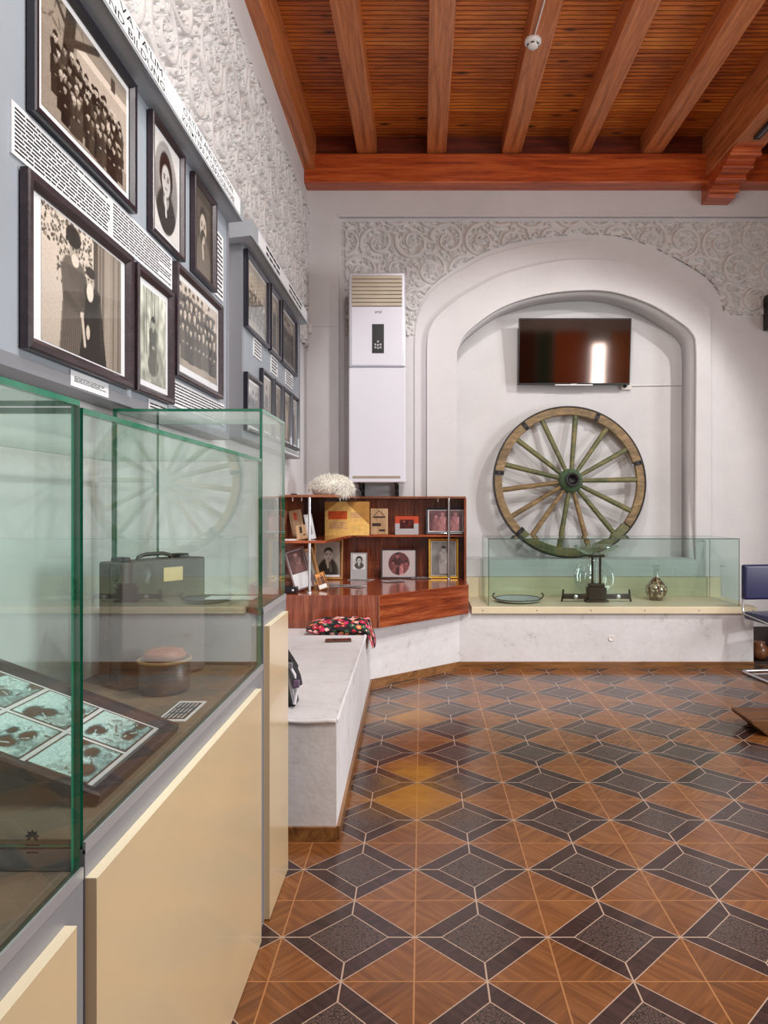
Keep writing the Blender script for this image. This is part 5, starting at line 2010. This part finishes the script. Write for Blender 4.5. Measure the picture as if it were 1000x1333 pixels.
# tray with curled handles
k = (EYE - 0.531) / (783 - 657)
tx_, ty_ = X_(674.5, k), 890 * k
tr = thing('serving_dish', 'shallow grey dish with two curled dark handles inside the low glass case', 'dish', (tx_, ty_, 0.531))
MB().lathe([(0, 0.008), (0.14, 0.008), (0.19, 0.022), (0.20, 0.030), (0.205, 0.028), (0.19, 0.014), (0.14, 0.0), (0, 0.0)], (tx_, ty_, 0.531), 40).build('dish_bowl', M['plate_grey'], tr)
MB().tube([(tx_ + 0.204 * math.cos(a), ty_ + 0.204 * math.sin(a), 0.561) for a in [i * 2 * math.pi / 40 for i in range(40)]], 0.004, 8, close=True).build('dish_rim', M['dark_metal'], tr)
for s in (-1, 1):
    MB().tube([(tx_ + s * 0.19, ty_, 0.552), (tx_ + s * 0.215, ty_, 0.562), (tx_ + s * 0.228, ty_, 0.585), (tx_ + s * 0.218, ty_, 0.605), (tx_ + s * 0.207, ty_, 0.600)], 0.006, 8).build('handle', M['dark_metal'], tr)

# balance / stand with glass bowl
k = (EYE - 0.531) / (784 - 657)
sx, sy = X_(777.5, k), 890 * k + 0.03
st = thing('balance_stand', 'dark metal balance stand carrying a wide glass bowl, in the low glass case', 'balance', (sx, sy, 0.531))
z0 = 0.531
MB().rbox(sx - 0.10, sx + 0.10, sy - 0.05, sy + 0.05, z0, z0 + 0.02, 0.004).rbox(sx - 0.085, sx + 0.085, sy - 0.045, sy + 0.045, z0 + 0.02, z0 + 0.13, 0.008).rbox(sx - 0.07, sx + 0.07, sy - 0.04, sy + 0.04, z0 + 0.13, z0 + 0.165, 0.008).build('pedestal', M['dark_metal'], st)
for s in (-1, 1):
    a = MB().rbox(sx + s * 0.19 - 0.11, sx + s * 0.19 + 0.11, sy - 0.03, sy + 0.03, z0 + 0.028, z0 + 0.07, 0.006)
    a.tube([(sx + s * 0.295, sy, z0 + 0.11), (sx + s * 0.30, sy, z0 + 0.05), (sx + s * 0.31, sy, z0 + 0.002)], 0.009, 8)
    ar = a.build('arm', M['dark_metal'], st)
    MB().lathe([(0, -0.01), (0.016, -0.01), (0.02, -0.002), (0.02, 0)], (sx + s * 0.19, sy - 0.03, z0 + 0.05), 16, axis='Y').build('dial', M['chrome'], ar)
for s in (-1, 1):
    MB().tube([(sx + s * 0.035, sy, z0 + 0.165), (sx + s * 0.035, sy, z0 + 0.40)], 0.010, 10).build('column', M['dark_metal'], st)
MB().rbox(sx - 0.008, sx + 0.008, sy - 0.006, sy + 0.006, z0 + 0.165, z0 + 0.40, 0.002).build('scale_strip', M['plate_grey'], st)
MB().rbox(sx - 0.07, sx + 0.07, sy - 0.03, sy + 0.03, z0 + 0.40, z0 + 0.42, 0.005).build('bowl_support', M['dark_metal'], st)
MB().lathe([(0, 0.425), (0.06, 0.427), (0.11, 0.445), (0.165, 0.475), (0.195, 0.505), (0.20, 0.503), (0.17, 0.468), (0.115, 0.436), (0.06, 0.420), (0, 0.420)], (sx, sy, z0), 36).build('glass_bowl', M['glass_vessel'], st)

# big glass plate standing behind the balance
gp = MB()
m = Matrix.Rotation(math.radians(-12), 3, 'X')
prof = [(0, 0.0), (0.07, 0.0), (0.075, -0.012), (0.10, -0.012), (0.105, -0.004), (0.14, -0.006), (0.145, -0.016), (0.185, -0.022), (0.19, -0.014), (0.15, -0.002), (0.10, 0.006), (0, 0.006)]
gp.lathe(prof, (sx + 0.03, 6.33, 0.531 + 0.19), 40, axis='Y', m=m)
tag(gp.build('glass_plate', M['glass_vessel']), 'round ribbed glass plate propped up behind the metal balance', 'plate')

# bottle vase
k = (EYE - 0.531) / (781 - 657)
vx, vy = X_(854.5, k), 890 * k
va = thing('bottle_vase', 'round speckled brown bottle with a clear neck inside the low glass case', 'bottle', (vx, vy, 0.531))
MB().lathe([(0, 0.002), (0.055, 0.002), (0.066, 0.02), (0.088, 0.055), (0.096, 0.09), (0.088, 0.13), (0.06, 0.165), (0.036, 0.19), (0.026, 0.215), (0, 0.215)], (vx, vy, 0.531), 32).build('bottle_filling', M['vase'], va)
MB().lathe([(0, 0), (0.06, 0), (0.070, 0.018), (0.092, 0.054), (0.100, 0.09), (0.092, 0.133), (0.063, 0.17), (0.038, 0.195), (0.028, 0.22), (0.025, 0.29), (0.032, 0.318), (0.029, 0.318), (0.022, 0.29), (0.024, 0.222)], (vx, vy, 0.531), 32).build('bottle_glass', M['glass_vessel'], va)

# ------------------------------------------------------------------ chair at the right
ch = thing('sled_chair', 'navy leatherette chair with a chrome sled frame beside the ledge end', 'chair', (2.92, 5.50, 0), rot=(0, 0, math.radians(7)))
# local: front is -Y, width along X
hw = 0.225
b = MB()


def rnd(ps, r_, b, n_=5, rad=0.05, close=False):
    ps = [Vector(p) for p in ps]
    out = []
    N = len(ps)
    for i, p in enumerate(ps):
        if not close and i in (0, N - 1):
            out.append(p)
            continue
        a, c = ps[i - 1], ps[(i + 1) % N]
        d0, d1 = (a - p), (c - p)
        q0 = p + d0.normalized() * min(rad, d0.length * 0.45)
        q1 = p + d1.normalized() * min(rad, d1.length * 0.45)
        for j in range(n_ + 1):
            t_ = j / n_
            out.append(q0 * (1 - t_) ** 2 + p * 2 * t_ * (1 - t_) + q1 * t_ ** 2)
    b.tube(out, r_, 10, close=close)
    return b


rnd([(-hw, 0.20, 0.86), (-hw, 0.215, 0.50), (-hw, -0.22, 0.465), (-hw, -0.25, 0.30), (-hw, -0.30, 0.012), (-hw, 0.235, 0.012), (hw, 0.235, 0.012), (hw, -0.30, 0.012), (hw, -0.25, 0.30), (hw, -0.22, 0.465), (hw, 0.215, 0.50), (hw, 0.20, 0.86)], 0.011, b, 6, 0.05)
b.build('sled_frame', M['chrome'], ch, local=True)


def cushion(x0, x1, y0, y1, z0, z1, r=0.03):
    bm = bmesh.new()
    bmesh.ops.create_cube(bm, size=1.0)
    for q in bm.verts:
        q.co = Vector(((x0 + x1) / 2 + q.co.x * (x1 - x0), (y0 + y1) / 2 + q.co.y * (y1 - y0), (z0 + z1) / 2 + q.co.z * (z1 - z0)))
    bmesh.ops.bevel(bm, geom=list(bm.edges), offset=r, segments=4, affect='EDGES', profile=0.6)
    return bm


MB().bm(cushion(-hw - 0.01, hw + 0.01, -0.235, 0.19, 0.455, 0.52, 0.026), 0, True).build('seat', M['navy'], ch, local=True)
MB().bm(cushion(-hw - 0.02, hw + 0.02, 0.155, 0.215, 0.615, 0.905, 0.024), 0, True).build('backrest', M['navy'], ch, local=True)

# open crate with a brown pot behind the chair
cr = thing('open_crate', 'dark open wooden stand behind the navy chair', 'stand', (3.15, 6.2, 0))
MB().box(2.88, 3.42, 6.02, 6.40, 0.0, 0.02).box(2.88, 3.42, 6.38, 6.40, 0.02, 0.26).box(2.88, 2.90, 6.02, 6.38, 0.02, 0.26).box(3.40, 3.42, 6.02, 6.38, 0.02, 0.26).build('crate_shell', M['crate'], cr)
p = at(991, 850, 0.00687)
pt = MB().lathe([(0, 0.0), (0.05, 0.0), (0.078, 0.03), (0.088, 0.07), (0.075, 0.11), (0.05, 0.135), (0.056, 0.15), (0.05, 0.15), (0.044, 0.135), (0, 0.13)], (3.02, 6.13, 0.0205), 28)
tag(pt.build('clay_pot', M['pot_brown']), 'small brown glazed pot standing in the dark stand behind the chair', 'pot')

# carved wooden platform at the right edge of the picture
pf = thing('wooden_platform', 'dark wooden platform with a rounded corner on the floor at the picture edge', 'platform', (2.4, 4.25, 0))
b = MB()
k = (EYE - 0.10) / (936.5 - 657)
xx, yy = X_(976, k), 890 * k
prof = [(xx, 0.10), (xx, 0.085), (xx + 0.02, 0.065), (xx + 0.05, 0.045), (xx + 0.09, 0.012), (xx + 0.11, 0.0), (xx + 0.9, 0.0), (xx + 0.9, 0.10)]
n_ = len(prof)
vs = [(x, yy - 0.02, z) for x, z in prof] + [(x, yy + 0.25, z) for x, z in prof]
b.add(vs, [tuple(range(n_)), tuple(range(2 * n_ - 1, n_ - 1, -1))] + [(i, n_ + i, n_ + (i + 1) % n_, (i + 1) % n_) for i in range(n_)])
b.build('plank_body', M['platform'], pf, bevel=0.006)
for x in (0.12, 0.5):
    MB().lathe([(0, -0.004), (0.006, -0.004), (0.008, 0)], (xx + x, yy - 0.02, 0.06), 10, axis='Y').build('nail_head', M['brass'], pf)

# ------------------------------------------------------------------ ceiling fittings
k = (4.695 - EYE) / (657 - 52)
p = at(694, 52, k)
sd = thing('smoke_detector', 'white round smoke detector under the middle ceiling beam', 'smoke detector', (p.x, p.y, 4.638))
MB().lathe([(0.0, 4.664), (0.052, 4.664), (0.058, 4.672), (0.060, 4.695), (0, 4.695)], (p.x, p.y, 0), 32).build('detector_base', M['white_plastic'], sd)
MB().lathe([(0.0, 4.638), (0.028, 4.639), (0.038, 4.647), (0.042, 4.664), (0, 4.664)], (p.x, p.y, 0), 32).build('sensor_head', M['white_plastic'], sd)
for a in range(6):
    t = a * math.pi / 3 + 0.3
    c_, s_ = math.cos(t), math.sin(t)
    MB().tube([(p.x + 0.0395 * math.cos(t - 0.28), p.y + 0.0395 * math.sin(t - 0.28), 4.655), (p.x + 0.0395 * c_, p.y + 0.0395 * s_, 4.655), (p.x + 0.0395 * math.cos(t + 0.28), p.y + 0.0395 * math.sin(t + 0.28), 4.655)], 0.0055, 6).build('vent_slot', M['black'], sd)
tag(MB().tube([(p.x + 0.002, p.y - 0.05, 4.690), (p.x + 0.012, p.y - 0.35, 4.690), (p.x + 0.02, p.y - 0.9, 4.690)], 0.005, 8).build('detector_cable', M['white_plastic']), 'thin white cable running along the beam to the smoke detector', 'cable')
tl = thing('track_light', 'slim black light fitting under the big ceiling beam beyond the corbel', 'light fitting', (2.80, 5.0, 4.45))
MB().rbox(2.775, 2.83, 2.2, 5.72, 4.452, 4.48, 0.004).build('track_body', M['black'], tl)
MB().rbox(2.796, 2.806, 2.25, 5.68, 4.448, 4.453, 0.002).build('diffuser', M['grey_metal'], tl)
sk = thing('wall_speaker', 'black loudspeaker fixed to the back wall at the picture edge', 'loudspeaker', (3.44, 6.5, 3.07))
MB().rbox(3.285, 3.55, 6.36, YB + 0.033, 3.07, 3.40, 0.01).build('cabinet_box', M['black'], sk)
MB().box(3.30, 3.535, 6.354, 6.36, 3.085, 3.385).build('speaker_grille', M['iron'], sk)

# curtains on the rear wall, mirrored in the television screen
for i, (x0, x1, rgb, lab) in enumerate(((2.2, 2.75, (130, 74, 50), 'brown curtain on the rear wall, mirrored at the dark end of the television screen'),
                                        (2.8, 3.15, (96, 126, 104), 'dull green curtain on the rear wall, mirrored in the television'),
                                        (3.2, 3.98, (226, 128, 66), 'rust curtain beside the bright window, mirrored in the television'),
                                        (4.52, 5.4, (240, 160, 90), 'orange curtain beyond the bright window, mirrored in the television'))):
    m = plain('curtain_cloth_%d' % i, rgb, 0.8, 0, 0.1)
    b = MB()
    n_ = 40
    vs, fs = [], []
    for q in range(n_ + 1):
        x = x0 + (x1 - x0) * q / n_
        y = YR + 0.09 + 0.035 * math.sin(q * 1.25)
        vs += [(x, y, 0.03), (x, y, 3.5), (x, y - 0.006, 0.03), (x, y - 0.006, 3.5)]
    for q in range(n_):
        a, c = q * 4, (q + 1) * 4
        fs += [(a, c, c + 1, a + 1), (a + 2, a + 3, c + 3, c + 2), (a + 1, c + 1, c + 3, a + 3), (a, a + 2, c + 2, c)]
    b.add(vs, fs, 0, True)
    tag(b.build('curtain', m), lab, 'curtain')
